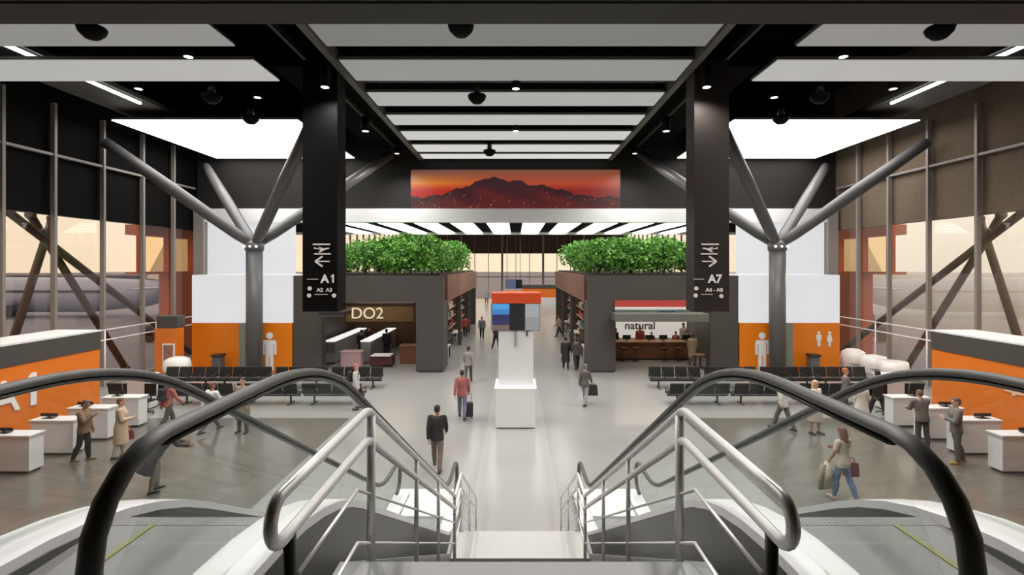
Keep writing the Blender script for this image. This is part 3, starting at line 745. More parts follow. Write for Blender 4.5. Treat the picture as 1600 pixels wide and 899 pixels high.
# ================================================================== RETAIL PAVILIONS
M_shopdark = mat('shop_dark_brown', (92,70,54), .6, var=.25, scale=2)
M_shopwhite = mat('shop_white_wall', (226,220,212), .6, var=.03)
M_redwood = mat('red_brown_fascia', (128,84,72), .5, var=.12, scale=2)
for s in (-1,1):
    sw = side_word[s]; X = lambda v: s*v
    t = thing('retail_pavilion', (s*7.6,26,0), 'charcoal shop pavilion with a planted roof on the %s of the aisle' % sw, 'shop pavilion', 'shop pavilions')
    MB().box(X(11.5),X(3.74),26,26.4,3.65,5.0).build('front_fascia', M_dark, t)
    MB().box(X(11.5),X(10.05),26.0,26.6,0,3.65).build('side_pier', M_dark, t)
    MB().box(X(5.16),X(3.74),26,27.6,.06,3.65).build('corner_pillar', M_dark, t)
    MB().box(X(5.10),X(3.80),26.06,27.5,0,.06).build('pillar_plinth', M_blackp, t)
    MB().box(X(11.5),X(11.3),26.6,48,0,5.0).build('outer_wall', M_dark, t)
    MB().box(X(11.3),X(5.16),35,35.2,0,5.0).build('back_wall', M_shopdark if s < 0 else M_shopwhite, t)
    MB().box(X(5.36),X(5.16),27.6,48,0,5.0).build('aisle_partition', M_shopdark, t)
    MB().box(X(3.94),X(3.74),27.6,48,3.55,5.0).build('aisle_fascia', M_redwood, t)
    MB().box(X(11.3),X(3.94),26.4,48,4.7,4.98).build('roof_slab', M_dark, t)
    for y_ in (34.9,41.6,47.6): MB().box(X(4.02 if y_ < 47 else 5.1),X(3.80),y_,y_+.22,0,3.55).build('aisle_pillar', M_dark, t)
    MB().box(X(11.5),X(5.2),26.05,26.3,3.60,3.65).build('opening_trim', mat('pale_trim', (170,160,148), .5), t)
    # planting soil on the roof
    MB().box(X(11.2),X(4.0),26.5,47.5,4.98,5.1).build('planting_bed', mat('dark_soil', (58,46,36), .9, var=.3), t)
    # shop ceiling lights (real panels)
    for i in range(2):
        l = thing('shop_light', (s*8.3,28.4+3.6*i,4.6), 'white ceiling light panel inside the %s shop, %s one' % (sw, ('front','rear')[i]), 'ceiling light', 'shop ceiling lights')
        MB().box(X(10.4),X(6.2),28.1+3.6*i,28.5+3.6*i,4.62,4.66).build('diffuser', light_mat('shop_light_%s' % sw, 10.0 if s < 0 else 14.0, (255,236,214)), l)
        MB().box(X(10.45),X(6.15),28.05+3.6*i,28.55+3.6*i,4.66,4.69).build('frame', M_beam, l)
    for j in range(3):
        l = thing('shop_light', (s*4.5,30.5+6.8*j,4.6), 'ceiling light panel of the %s aisle-side shop, %s one' % (sw, ('nearest','middle','farthest')[j]), 'ceiling light', 'aisle shop ceiling lights')
        MB().box(X(4.8),X(4.2),28.6+6.8*j,32.4+6.8*j,4.62,4.66).build('diffuser', light_mat('aisle_shop_light', 4.0, (255,240,222)), l)
        MB().box(X(4.83),X(4.17),28.57+6.8*j,32.43+6.8*j,4.66,4.69).build('frame', M_beam, l)
    # aisle-side shop displays
    rnd = random.Random(11+s)
    for j in range(3):
        y0 = 28.2+6.8*j
        d = thing('display_shelf', (s*4.95,y0+2.3,0), 'dark display shelf of the %s aisle-side shop, %s bay' % (sw, ('nearest','middle','farthest')[j]), 'shelf', 'aisle shop display shelves')
        MB().box(X(5.14),X(5.1),y0,y0+4.6,.0,3.0).build('back_panel', M_shopdark, d)
        for z_ in (.3,1.0,1.7,2.4): MB().box(X(5.1),X(4.72),y0,y0+4.6,z_,z_+.04).build('shelf_board', mat('pale_shelf', (196,180,160), .5), d)
        for yy in (y0,y0+4.56): MB().box(X(5.1),X(4.7),yy,yy+.04,0,3.0).build('side_panel', M_shopdark, d)
        w_ = ('nearest','middle','farthest')[j]
        for zi, z_ in enumerate((.34,1.04,1.74,2.44)):
            yy = y0+.2
            n = 0
            while yy < y0+3.5:
                wd = rnd.uniform(.7,1.3); h = rnd.uniform(.22,.46)
                c = rnd.choice([('goods_red',(170,72,60)),('goods_cream',(226,214,196)),('goods_green',(80,118,80)),('goods_blue',(88,104,130)),('goods_brown',(120,84,60)),('goods_white',(236,234,230))])
                lab = '%s goods box, %s along the %s shelf board, %s bay, %s aisle shop' % (c[0][6:], ('first','second','third','fourth','fifth','sixth','seventh')[n], ('lowest','second','third','top')[zi], w_, sw)
                bx = tag(MB().box(X(5.02),X(4.78),yy,yy+wd*.85,z_+.003,z_+h,.01).build('goods_box', mat(*c)), lab, 'box', 'goods on the aisle shop shelves')
                yy += wd+.1; n += 1
    # low display tables spilling to the aisle
    for j,(y_,c) in enumerate(((29.6,(206,196,182)),(36.4,(222,214,204)),(43.0,(206,196,182)))):
        d = thing('display_table', (s*4.25,y_,0), 'pale low display table in front of the %s aisle-side shop, %s one' % (sw, ('nearest','middle','farthest')[j]), 'table', 'aisle display tables')
        MB().box(X(4.55),X(3.95),y_-.9,y_+.9,.72,.78,.01).build('tabletop', mat('table_pale_%d' % j, c), d)
        for qx in (4.5,4.0):
            for qy in (-.82,.82): MB().box(X(qx-.03),X(qx+.03),y_+qy-.03,y_+qy+.03,0,.72).build('leg', M_dsteel, d)
# --- left shop
t = thing('shop_sign', (-7.9,28,2.7), 'tan shop sign board with pale letters DO2 in the left shop', 'sign')
y_ = 30.0
def sb(px0,px1,py0,py1,y): a = at(px0,py1,y); c = at(px1,py0,y); return a[0],c[0],a[2],c[2]
x0,x1,z0,z1 = sb(541,646,477,503,y_)
MB().box(x0,x1,y_,y_+.15,z0,z1).build('board', M_tan, t)
MB().box(x0,x1,y_-.1,y_+.2,z1,z1+.12).build('top_rail', mat('sign_rail',(60,44,34),.5), t)
MB().box(x0,x1,y_-.02,y_+.17,z0-.1,z0).build('bottom_rail', mat('sign_rail',(60,44,34),.5), t)
a = at(574,498,y_); text_mesh('lettering', 'DO2', .95, M_gold, .02, t, (a[0],y_-.03,a[2]), bold=.0)
b = MB(); 
for q in (x0+.3,x1-.3): b.tube([(q,y_+.08,z1+.12),(q,y_+.08,4.69)],.03,8)
b.build('hanger', M_blackp, t)
for i,(px_,y_,rz,w_) in enumerate(((548,30.3,-.35,'left'),(598,31.6,-.35,'right'))):
    p = at(px_,540,y_)
    d = thing('shop_counter', (0,0,0), 'long white-topped grey counter running back into the left shop, the %s one' % w_, 'counter', 'counters in the left shop')
    xk = (-10.75,-8.75)[i]; d.location = (xk+.3,31,0)
    MB().box(xk+.02,xk+.58,28.3,34.2,.06,1.24,.01).build('body', M_greyp, d)
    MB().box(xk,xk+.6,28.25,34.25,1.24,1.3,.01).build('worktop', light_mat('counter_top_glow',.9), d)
    MB().box(xk+.06,xk+.54,28.4,34.1,0,.06).build('plinth', M_blackp, d)
tt = thing('display_plinth', (-8.9,27.2,0), 'pale pink display plinth at the front of the left shop', 'plinth')
MB().box(-9.45,-8.35,27.1,27.7,0,.85,.02).build('block', mat('pale_pink', (196,164,164), .5), tt)
MB().box(-9.5,-8.3,27.06,27.74,.85,.89,.01).build('top', mat('pink_top', (206,176,176), .5), tt)
tt = thing('display_table', (-7.2,27.5,0), 'dark red low table with a white tray top in the left shop front', 'table')
MB().box(-7.95,-6.7,27.3,27.9,.1,.6,.02).build('body', mat('dark_red', (84,40,44), .5), tt)
MB().box(-7.85,-6.8,27.2,27.95,.6,.66,.01).build('tray_top', M_letter, tt)
for q in (-7.85,-6.85):
    MB().box(q-.04,q+.04,27.5,27.6,0,.1).build('foot', M_blackp, tt)
tt = thing('display_cabinet', (-5.95,28,0), 'brown wooden display cabinet beside the corner pillar in the left shop', 'cabinet')
MB().box(-6.5,-5.5,28.2,28.9,0,1.0,.02).build('body', M_wood, tt)
MB().box(-6.55,-5.46,28.15,28.95,1.0,1.05,.01).build('top', M_tan, tt)
tt = thing('shop_canopy', (-9.1,25.9,3.1), 'dark projecting shop canopy beside the left shop sign', 'canopy')
MB().box(-9.75,-8.5,24.9,25.99,3.06,3.24,.01).build('panel', M_dsteel, tt)
MB().box(-9.77,-8.48,24.86,24.95,3.0,3.06).build('front_edge', M_dark, tt)
# --- right shop
t = thing('shop_canopy', (7.9,26.5,3), 'layered red, white and green canopy over the right shop', 'canopy')
def bx(nm, px0,px1,py0,py1,y,d,m):
    x0,x1,z0,z1 = sb(px0,px1,py0,py1,y); MB().box(x0,x1,y,y+d,z0,z1,.01).build(nm, m, t)
bx('red_band', 961,1079,470,480,25.88,.11,M_red)
bx('white_band', 961,1079,480,484.5,25.85,.14,M_white)
bx('green_band', 961,1079,485,491,25.88,.11,mat('green_grey_band',(96,122,110),.5))
bx('blue_stripe', 1030,1055,486,489,25.86,.02,mat('blue_stripe',(50,66,110),.5))
bx('grey_valance', 961,1108,491,503,24.9,1.05,mat('grey_valance',(104,103,95),.6))
t = thing('shop_sign', (7,33,3), 'white back wall sign board lettered natural in the right shop', 'sign')
x0,x1,z0,z1 = sb(958,1073,503,548,33.0)
MB().box(x0,x1,33.0,33.1,.8,z1+.3).build('board', light_mat('backlit_board',.6,(240,232,222)), t)
MB().box(x0,x1,33.0,33.1,0,.8).build('lower_panel', M_shopwhite, t)
a = at(1000,514.5,32.97); text_mesh('lettering', 'natural', .72, mat('brown_letter',(92,76,70),.6), .02, t, (a[0],32.97,a[2]), bold=.012)
t = thing('service_counter', (7.2,29.6,0), 'long brown wooden service counter in the right shop', 'counter')
x0,x1,z0,z1 = sb(962,1078,543,569,29.4)
MB().box(x0,x1,29.4,30.1,.08,1.02,.01).build('body', M_wood, t)
MB().box(x0-.04,x1+.04,29.34,30.15,1.02,1.08,.01).build('worktop', mat('counter_top_tan',(170,128,88),.4), t)
MB().box(x0+.05,x1-.05,29.46,30.0,0,.08).build('plinth', M_blackp, t)
for i,px_ in enumerate((973,993,1038,1060)):
    x_ = at(px_,0,29.1)[0]
    d = thing('bar_stool', (x_,29.05,0), 'dark red bar stool at the right shop counter, %s from the pillar' % ('first','second','third','fourth')[i], 'stool', 'bar stools at the right shop')
    MB().lathe([(.2,0),(.2,.02),(.03,.04)],(x_,29.05,0),16).build('base', M_dsteel, d)
    MB().tube([(x_,29.05,.02),(x_,29.05,.7)],.025,8).build('stem', M_dsteel, d)
    MB().lathe([(.02,.68),(.2,.7),(.21,.77),(.17,.8),(0,.8)],(x_,29.05,0),16).build('seat', mat('dark_red_seat',(76,34,32),.5), d)
for i,px_ in enumerate((979,1014,1036,1072)):
    x_ = at(px_,0,29.8)[0]
    d = thing('till_monitor', (x_,29.8,1.08), 'black till screen on the right shop counter, %s from the pillar' % ('first','second','third','fourth')[i], 'monitor', 'till screens')
    MB().box(x_-.1,x_+.1,29.72,29.88,1.08,1.1).build('foot', M_blackp, d)
    st_ = MB().box(x_-.02,x_+.02,29.78,29.82,1.1,1.2).build('stem', M_blackp, d)
    MB().box(x_-.24,x_+.24,29.76,29.8,1.16,1.42,.01).build('screen', M_blackp, d)
t = thing('pedestal_table', (10.3,27.0,0), 'round pedestal table at the right end of the right shop', 'table')
x_ = at(1094,0,27.2)[0]; t.location.x = x_
MB().lathe([(.22,0),(.22,.03),(.04,.06),(.04,.7)],(x_,27.2,0),16).build('pedestal', M_dsteel, t)
MB().lathe([(0,.7),(.42,.7),(.42,.74),(0,.74)],(x_,27.2,0),24).build('tabletop', M_tan, t)

# ================================================================== ROOF PLANTING
M_leaf = bpy.data.materials.new('leaf_green'); M_leaf.use_nodes = True
nt = M_leaf.node_tree; bs = nt.nodes['Principled BSDF']; oi = nt.nodes.new('ShaderNodeTexCoord'); nz = nt.nodes.new('ShaderNodeTexNoise')
nz.inputs['Scale'].default_value = 3.0; cr = nt.nodes.new('ShaderNodeValToRGB')
cr.color_ramp.elements[0].position = .35; cr.color_ramp.elements[0].color = lin((66,134,48)); cr.color_ramp.elements[1].position = .68; cr.color_ramp.elements[1].color = lin((150,206,96))
nt.links.new(oi.outputs['Object'], nz.inputs['Vector']); nt.links.new(nz.outputs['Fac'], cr.inputs['Fac']); nt.links.new(cr.outputs['Color'], bs.inputs['Base Color'])
bs.inputs['Roughness'].default_value = .45
def shrub_mesh(seed, h, r, n):
    rnd = random.Random(seed); b = MB()
    blobs = [(rnd.uniform(-.5,.5)*r, rnd.uniform(-.5,.5)*r, rnd.uniform(.35,.72)*h, rnd.uniform(.38,.62)*r) for _ in range(9)] + [(0,0,.5*h,.7*r)]
    vs, fs = [], []
    for i in range(n):
        c = rnd.choice(blobs); d = Vector((rnd.gauss(0,1),rnd.gauss(0,1),rnd.gauss(0,1))).normalized()
        p = Vector(c[:3]) + d*c[3]*rnd.uniform(.55,1.05)
        if p.z < .05 or p.z > h: continue
        u = d.cross(Vector((rnd.gauss(0,1),rnd.gauss(0,1),rnd.gauss(0,1)))).normalized(); w_ = (d*.5+u.cross(d)+Vector((0,0,rnd.uniform(-.2,.5)))).normalized()
        L = rnd.uniform(.14,.26); k = L*.38; a = len(vs)
        nrm = u.cross(w_)*L*.12
        vs += [p, p+w_*L*.5+u*k, p+w_*L+nrm*-1, p+w_*L*.5-u*k, p+w_*L*.5+nrm]
        fs += [(a,a+1,a+4),(a+1,a+2,a+4),(a+2,a+3,a+4),(a+3,a,a+4)]
    b.faces(vs, fs)
    return b.mesh('foliage', M_leaf, recalc=False)
shr = []
for i in range(3):
    me = shrub_mesh(20+i, (2.0,1.8,2.15)[i], (1.25,1.2,1.3)[i], 1500)
    b = MB()
    for q in range(4): b.tube([(0,0,0),(.12*math.cos(q*1.57),.12*math.sin(q*1.57),.4),(.35*math.cos(q*1.57+.4),.35*math.sin(q*1.57+.4),1.1)],[.04,.03,.015],7)
    shr.append((me, b.mesh('stem', mat('bark',(84,66,50),.8))))
pl = ['front','second','third','fourth']
for s in (-1,1):
    for row,(y_,xsx) in enumerate(((27.4,(4.55,6.3,8.1,10.0)),(30.2,(4.45,6.3,8.2,10.3)),(34.0,(4.45,6.6,9.0)),(38.5,(4.45,7.0,9.4)))):
        for i,x_ in enumerate(xsx):
            me, st = shr[(i+row) % 3]
            t = thing('roof_shrub', (s*x_, y_+random.uniform(-.3,.3), 5.1), 'leafy green shrub on the %s shop roof, %s row, %s from the aisle' % (side_word[s], pl[row], ('first','second','third','fourth')[i]), 'shrub', 'shrubs on the shop roofs')
            t.rotation_euler = (0,0,random.uniform(0,6)); sc_ = (.88 if x_ > 8 and row == 0 else 1.0)*random.uniform(.92,1.06); t.scale = (sc_,)*3
            link('foliage', me, t); link('stem', st, t)

# ================================================================== OUTSIDE
M_strut = mat('brown_strut', (88,66,54), .6)
M_air = mat('aircraft_skin', (150,150,170), .35, var=.03)
M_airdark = mat('aircraft_dark', (52,50,60), .4)
for s in (-1,1):
    sw = side_word[s]
    for nm_, a, c, lab in (('a',(21.4,21.2,7.8),(21.4,33.2,-.3),'long brown diagonal steel brace outside the %s glass wall, the gentlest slope'),
                        ('b',(21.9,22.7,7.8),(21.9,28.2,-.3),'brown diagonal steel brace outside the %s glass wall, leaning away'),
                        ('c',(22.4,24.3,7.8),(22.4,21.6,-.3),'steep brown steel brace outside the %s glass wall, leaning towards the stair')):
        b = MB(); b.tube([(s*a[0],a[1],a[2]),(s*c[0],c[1],c[2]+.1)],.17,12)
        o = thing('steel_brace', (s*c[0],c[1],-.3), lab % sw, 'brace', 'steel braces outside'); b.build('tube', M_strut, o)
        MB().lathe([(.24,0),(.24,.12),(.19,.2)],(s*c[0],c[1],-.3),14).build('foot', M_strut, o)
        MB().ell((s*a[0],a[1],a[2]),.22,.22,.22).build('head_joint', M_strut, o)
    # boarding bridge head: orange box with windows
    t = thing('boarding_bridge', (s*22.5,33,-.3), 'orange framed boarding bridge cabin outside the %s glass wall' % sw, 'boarding bridge', 'boarding bridges')
    M_bo = mat('bridge_orange', (196,92,44), .5)
    b = MB(); b.box(s*22,s*23.0,32.4,34.6,-.3,5.0)
    b.box(s*22,s*23.0,29.6,34.6,5.0,5.15)
    b.box(s*22,s*23.0,29.6,34.6,7.35,7.95)
    for y_, w_ in ((29.6,.3),(31.9,.45),(34.25,.35)): b.box(s*22,s*22.35,y_,y_+w_,5.15,7.35)
    b.build('cabin_frame', M_bo, t)
    for y_, w_ in ((29.9,2.0),(32.35,1.9)): MB().box(s*22.15,s*22.18,y_,y_+w_,5.15,7.35).build('window_pane', glass('bridge_glass',(255,242,218),.02), t)
    # airliner
    yA, xA = 58, s*58
    t = thing('airliner', (xA,yA,-.3), 'parked pale grey airliner on the apron outside the %s glass wall' % sw, 'aircraft', 'parked airliners')
    b = MB(); L0, L1 = s*36, s*88; zc = 2.2
    prof = [(0,.15),(.04,.8),(.12,1.5),(.25,2.0),(.8,2.05),(.92,1.7),(.98,1.0),(1.0,.2)]
    b.tube([(L0+(L1-L0)*u, yA, zc+(.7 if u < .12 else .2 if u < .2 else 0)) for u,_ in prof],[r for _,r in prof],24); b.build('fuselage', M_air, t)
    b = MB(); b.prism([(L0+s*.5,3.4),(L0+s*6.5,4.1),(L0+s*3.6,9.6),(L0+s*1.0,9.6)],'y',yA-.2,yA+.2); b.build('tail_fin', mat('tail_beige',(214,200,186),.5), t)
    b = MB(); b.prism([(L0+s*1.5,yA),(L0+s*5,yA),(L0+s*3.4,yA-7),(L0+s*2,yA-7)],'z',3.0,3.2); b.build('tailplane', M_air, t)
    b = MB(); b.prism([(L0+s*20,yA),(L0+s*30,yA),(L0+s*21,yA-17),(L0+s*18,yA-17)],'z',1.2,1.6); b.build('wing', M_air, t)
    b = MB(); b.tube([(L0+s*21,yA-7,.75),(L0+s*22,yA-7,.75),(L0+s*25,yA-7,.75)],[.6,1.0,.95],18); b.build('engine', M_airdark, t)
    b = MB(); b.box(L0+s*9,L0+s*44,yA-2.06,yA-1.95,2.55,2.8); b.build('window_band', M_airdark, t)
    b = MB()
    for xx in (L0+s*22,L0+s*46): b.tube([(xx,yA,.6),(xx,yA,-.2)],.12,8); b.tube([(xx,yA-.5,.1),(xx,yA+.5,.1)],.4,14)
    b.build('landing_gear', M_airdark, t)
    # distant concourse building and apron tug
    t = thing('terminal_wing', (s*75,110,-.3), 'low purple-grey terminal wing far beyond the %s apron' % sw, 'building', 'distant terminal wings')
    MB().box(s*30,s*150,110,120,-.3,3.4).build('wall', mat('distant_wall',(120,112,124),.8), t)
    MB().box(s*29,s*151,109,121,3.4,3.9).build('roof', mat('distant_roof',(150,142,150),.8), t)
    MB().box(s*31,s*149,109.9,110,1.0,2.2).build('window_band', M_airdark, t)
    t = thing('baggage_tug', (s*27,33,-.3), 'dark baggage tug parked outside the %s glass wall' % sw, 'vehicle', 'baggage tugs')
    MB().box(s*25.6,s*28.4,38.2,39.8,.1,1.0,.1).build('body', M_airdark, t)
    MB().box(s*26.2,s*27.4,38.3,39.7,1.0,1.9,.15).build('cab', M_airdark, t)
    for xx in (26.1,27.9):
        for yy in (38.2,39.7): MB().tube([(s*xx,yy,.1),(s*xx,yy+.15,.1)],.4,14).build('wheel', M_blackp, t)
# ================================================================== PEOPLE
def remeshed(b, voxel, it=4, fac=.5):
    me = bpy.data.meshes.new('tmp'); b.bm.to_mesh(me); b.bm.free()
    o = bpy.data.objects.new('tmp', me); COL.objects.link(o)
    m = o.modifiers.new('r','REMESH'); m.mode = 'VOXEL'; m.voxel_size = voxel
    s = o.modifiers.new('s','SMOOTH'); s.iterations = it; s.factor = fac
    dg = bpy.context.evaluated_depsgraph_get()
    out = bpy.data.meshes.new_from_object(o.evaluated_get(dg)); bpy.data.objects.remove(o); bpy.data.meshes.remove(me)
    for p in out.polygons: p.use_smooth = True
    return out

def skeleton(P):
    """joints of a 1.75 m figure facing -Y; angles in degrees"""
    J = {}; lean = R(P.get('lean',0)); f = P.get('fem',0)
    sh, hp = (.165,.095) if f else (.185,.09)
    ax = lambda a: Vector((0,-math.sin(a),math.cos(a)))
    pel = Vector((0,0,.95)); up = ax(lean)
    J['pel'] = pel; J['waist'] = pel+up*.13; J['chest'] = pel+up*.36; J['neck'] = pel+up*.53
    hl = R(P.get('lean',0)*.4+P.get('nod',0)); J['head'] = J['neck']+ax(hl)*.155; J['hax'] = ax(hl)
    for k, sd in (('L',1),('R',-1)):
        hip = pel+Vector((sd*hp,0,-.04)); a, kn = P['leg'+k]; ab = R(P.get('spread',2))
        a = R(a); kn = R(kn)
        d1 = Vector((sd*math.sin(ab),-math.sin(a)*math.cos(ab),-math.cos(a)*math.cos(ab))); d2 = Vector((sd*math.sin(ab)*.5,-math.sin(a-kn),-math.cos(a-kn))).normalized()
        kne = hip+d1*.42; ank = kne+d2*.41
        J['hip'+k], J['knee'+k], J['ank'+k] = hip, kne, ank; J['foot'+k] = Vector((sd*.12,-1,0)).normalized(); J['fp'+k] = a-kn
        s0 = pel+up*.47+Vector((sd*sh,0,0)); fw, abd, el, inw = P['arm'+k]
        fw, abd, el, inw = R(fw),R(abd),R(el),R(inw)
        u = Vector((sd*math.sin(abd),-math.sin(fw)*math.cos(abd),-math.cos(fw)*math.cos(abd)))
        g = fw+el
        v = Vector((sd*(math.sin(abd)*.4)-sd*math.sin(inw),-math.sin(g)*math.cos(inw),-math.cos(g)*math.cos(inw))).normalized()
        J['sh'+k], J['elb'+k] = s0, s0+u*.285; J['wri'+k] = J['elb'+k]+v*.25; J['fd'+k] = v
        J['sd'+k] = sd
    low = min(J['ankL'].z, J['ankR'].z)-.075
    for n_, v in J.items():
        if isinstance(v, Vector) and n_ not in ('hax','fdL','fdR','footL','footR'): v.z -= low
    return J

def ring_torso(b, J, levels, grow):
    """loft of elliptical rings along pelvis-chest-neck axis; levels (t along, half width, half depth, forward offset)"""
    ax = (J['neck']-J['pel']).normalized(); n = 20; fwd = Vector((0,-1,0)); fwd = (fwd-ax*fwd.dot(ax)).normalized(); rt = Vector((1,0,0))
    rings = []
    for t, wx, wy, off in levels:
        c = J['pel']+ax*t+fwd*off
        rings.append([b.bm.verts.new(c+rt*math.cos(2*PI*k/n)*(wx+grow)+fwd*math.sin(2*PI*k/n)*(wy+grow)) for k in range(n)])
    for a, c in zip(rings, rings[1:]):
        for k in range(n): b.bm.faces.new((a[k],a[(k+1)%n],c[(k+1)%n],c[k]))
    b.bm.faces.new(rings[0][::-1]); b.bm.faces.new(rings[-1])

def torso_levels(f):
    if f: return [(-.10,.13,.09,0),(-.02,.168,.118,-.01),(.08,.145,.10,0),(.17,.122,.088,.005),(.30,.145,.108,.02),(.38,.15,.105,.02),(.46,.145,.085,0),(.51,.08,.065,-.005)]
    return [(-.10,.13,.095,0),(-.02,.158,.112,-.005),(.08,.15,.105,0),(.17,.148,.10,.005),(.30,.172,.115,.012),(.38,.182,.115,.01),(.46,.17,.09,0),(.51,.085,.065,-.005)]

BODY = {}
def body_meshes(key, P, top='shirt', bottom='trousers', hair='short', far=False):
    k = (key, top, bottom, hair, far)
    if k in BODY: return BODY[k]
    J = skeleton(P); f = P.get('fem',0); out = {}
    q = .92 if f else 1.0
    vox = .02 if far else .012
    # ---- skin: one continuous surface
    b = MB(); ring_torso(b, J, torso_levels(f), 0)
    H, A = J['head'], J['hax']; F_ = Vector((0,-1,0)); F_ = (F_-A*F_.dot(A)).normalized()
    X_ = Vector((1,0,0))
    b.cap(J['neck']-A*.05,.058*q,H-A*.03,.052*q)
    def E(c,rx,rf,ra):
        b.hull([c+X_*d.x*rx+F_*d.y*rf+A*d.z*ra for d in SPH])
    E(H+A*.035,.077,.096,.088); E(H-A*.035+F_*.022,.060,.066,.082)      # skull, jaw
    E(H-A*.088+F_*.062,.026,.022,.02)                                    # chin
    b.cap(H+A*.012+F_*.092,.010,H-A*.026+F_*.106,.014)                   # nose
    b.cap(H+X_*.04+A*.024+F_*.083,.011,H-X_*.04+A*.024+F_*.083,.011)      # brow
    b.cap(H+X_*.018-A*.056+F_*.086,.009,H-X_*.018-A*.056+F_*.086,.009)    # lips
    for sd in (-1,1): E(H+X_*sd*.080-A*.004-F_*.008,.012,.020,.032)       # ears
    for n_ in 'LR':
        b.cap(J['hip'+n_],.088*q,J['knee'+n_],.056*q); b.cap(J['knee'+n_],.054*q,J['ank'+n_],.036*q)
        calf = J['knee'+n_].lerp(J['ank'+n_],.3)+Vector((0,.02,0)); b.cap(calf,.056*q,J['knee'+n_].lerp(J['ank'+n_],.6),.044*q)
        b.cap(J['ank'+n_]-Vector((0,-.02,.03)),.036,J['ank'+n_]+J['foot'+n_]*.13-Vector((0,0,.04)),.028)
        b.cap(J['sh'+n_],.058*q,J['elb'+n_],.042*q); b.cap(J['elb'+n_],.042*q,J['wri'+n_],.027*q)
        b.cap(J['neck']-A*.03,.05,J['sh'+n_],.052*q)
        d = J['fd'+n_]; med = Vector((-J['sd'+n_],0,0)); med = (med-d*med.dot(d)).normalized(); fr = d.cross(med)*(-J['sd'+n_]); 
        if fr.y > 0 and abs(fr.y) > .3: fr = -fr
        wv = J['wri'+n_]
        for o_ in (-.026,.0,.026): b.cap(wv+fr*o_*.6,.016,wv+d*.085+fr*o_,.014)
        J['hand'+n_] = (wv,d,med,fr)
    me = remeshed(b, vox)
    # fingers, rooted inside the palm
    bm = bmesh.new(); bm.from_mesh(me); bb = MB(); bb.bm.free(); bb.bm = bm
    for n_ in 'LR':
        wv,d,med,fr = J['hand'+n_]; c = P.get('curl',35)
        for i,(o_,L) in enumerate(((.031,.072),(.0105,.080),(-.0105,.075),(-.031,.058))):
            p = wv+d*.075+fr*o_; pts = [p]; a = R(c*.35)
            for sgm in (.42,.33,.27):
                pts.append(pts[-1]+(d*math.cos(a)+med*math.sin(a))*L*sgm*1.25); a += R(c*.75)
            bb.tube(pts,[.0095,.009,.008,.0062],6)
        p = wv+d*.03+fr*.026
        bb.tube([p,p+(d*.6+fr*.75+med*.2).normalized()*.045,p+(d*.6+fr*.75+med*.2).normalized()*.045+(d*.9+fr*.3+med*.35).normalized()*.032],[.013,.0105,.008],6)
    bm.to_mesh(me); bm.free()
    for p in me.polygons: p.use_smooth = True
    out['body'] = me
    # ---- eyes
    for sd in (-1,1):
        b = MB(); b.hull([H+X_*(sd*.030+d.x*.012)+F_*(.084+d.y*.011)+A*(.004+d.z*.009) for d in SPH])
        out['eye%d' % sd] = b.mesh('eye', smooth=True)
    # ---- hair
    b = MB()
    if hair != 'bald':
        E2 = lambda c,rx,rf,ra: b.hull([c+X_*d.x*rx+F_*d.y*rf+A*d.z*ra for d in SPH])
        E2(H+A*.062-F_*.012,.085,.098,.076); E2(H+A*.01-F_*.045,.082,.066,.085); b.cap(H+A*.085+F_*.055+X_*.03,.026,H+A*.085+F_*.055-X_*.03,.026)
        if hair == 'long':
            for sd in (-1,1): b.cap(H+X_*sd*.06-F_*.02+A*.03,.036,H+X_*sd*.075-F_*.03-A*.16,.03)
            b.cap(H-F_*.06+A*.02,.06,H-F_*.085-A*.20,.05); b.cap(H-F_*.06+X_*.04,.05,H-F_*.07-A*.2+X_*.045,.035); b.cap(H-F_*.06-X_*.04,.05,H-F_*.07-A*.2-X_*.045,.035)
        if hair == 'bun': E2(H+A*.10-F_*.08,.045,.045,.045)
        out['hair'] = remeshed(b, vox)
    else: b.bm.free()
    # ---- clothing
    b = MB(); g = .021
    lv = [l for l in torso_levels(f)]
    sleeve = 1.0
    if top == 'tee': sleeve = .0
    if top == 'coat':
        lv = [(-.50,.205,.165,.0),(-.25,.195,.15,0)]+[(t,wx+.012,wy+.015,o) for t,wx,wy,o in lv[1:]]
    elif top == 'robe': lv = [(-.80,.31,.27,0),(-.45,.27,.22,0),(-.15,.22,.17,0)]+[(t,wx+.03,wy+.03,o) for t,wx,wy,o in lv[2:]]
    else: lv = [(-.12,wx_,wy_,0) for wx_,wy_ in [(.160 if not f else .165,.118)]]+lv[1:]
    ring_torso(b, J, lv, g+(.006 if top in ('jacket','coat') else 0))
    b.cap(J['neck']-A*.085,.075,J['neck']-A*.02,.062)
    for n_ in 'LR':
        b.cap(J['sh'+n_],.058*q+g,J['elb'+n_] if sleeve else J['sh'+n_].lerp(J['elb'+n_],.62),.044*q+g)
        b.cap(J['neck']-A*.06,.06,J['sh'+n_],.054*q+g)
        if sleeve: b.cap(J['elb'+n_],.043*q+g,J['elb'+n_].lerp(J['wri'+n_],.93),.030*q+g)
    out['top'] = remeshed(b, vox, 3)
    b = MB()
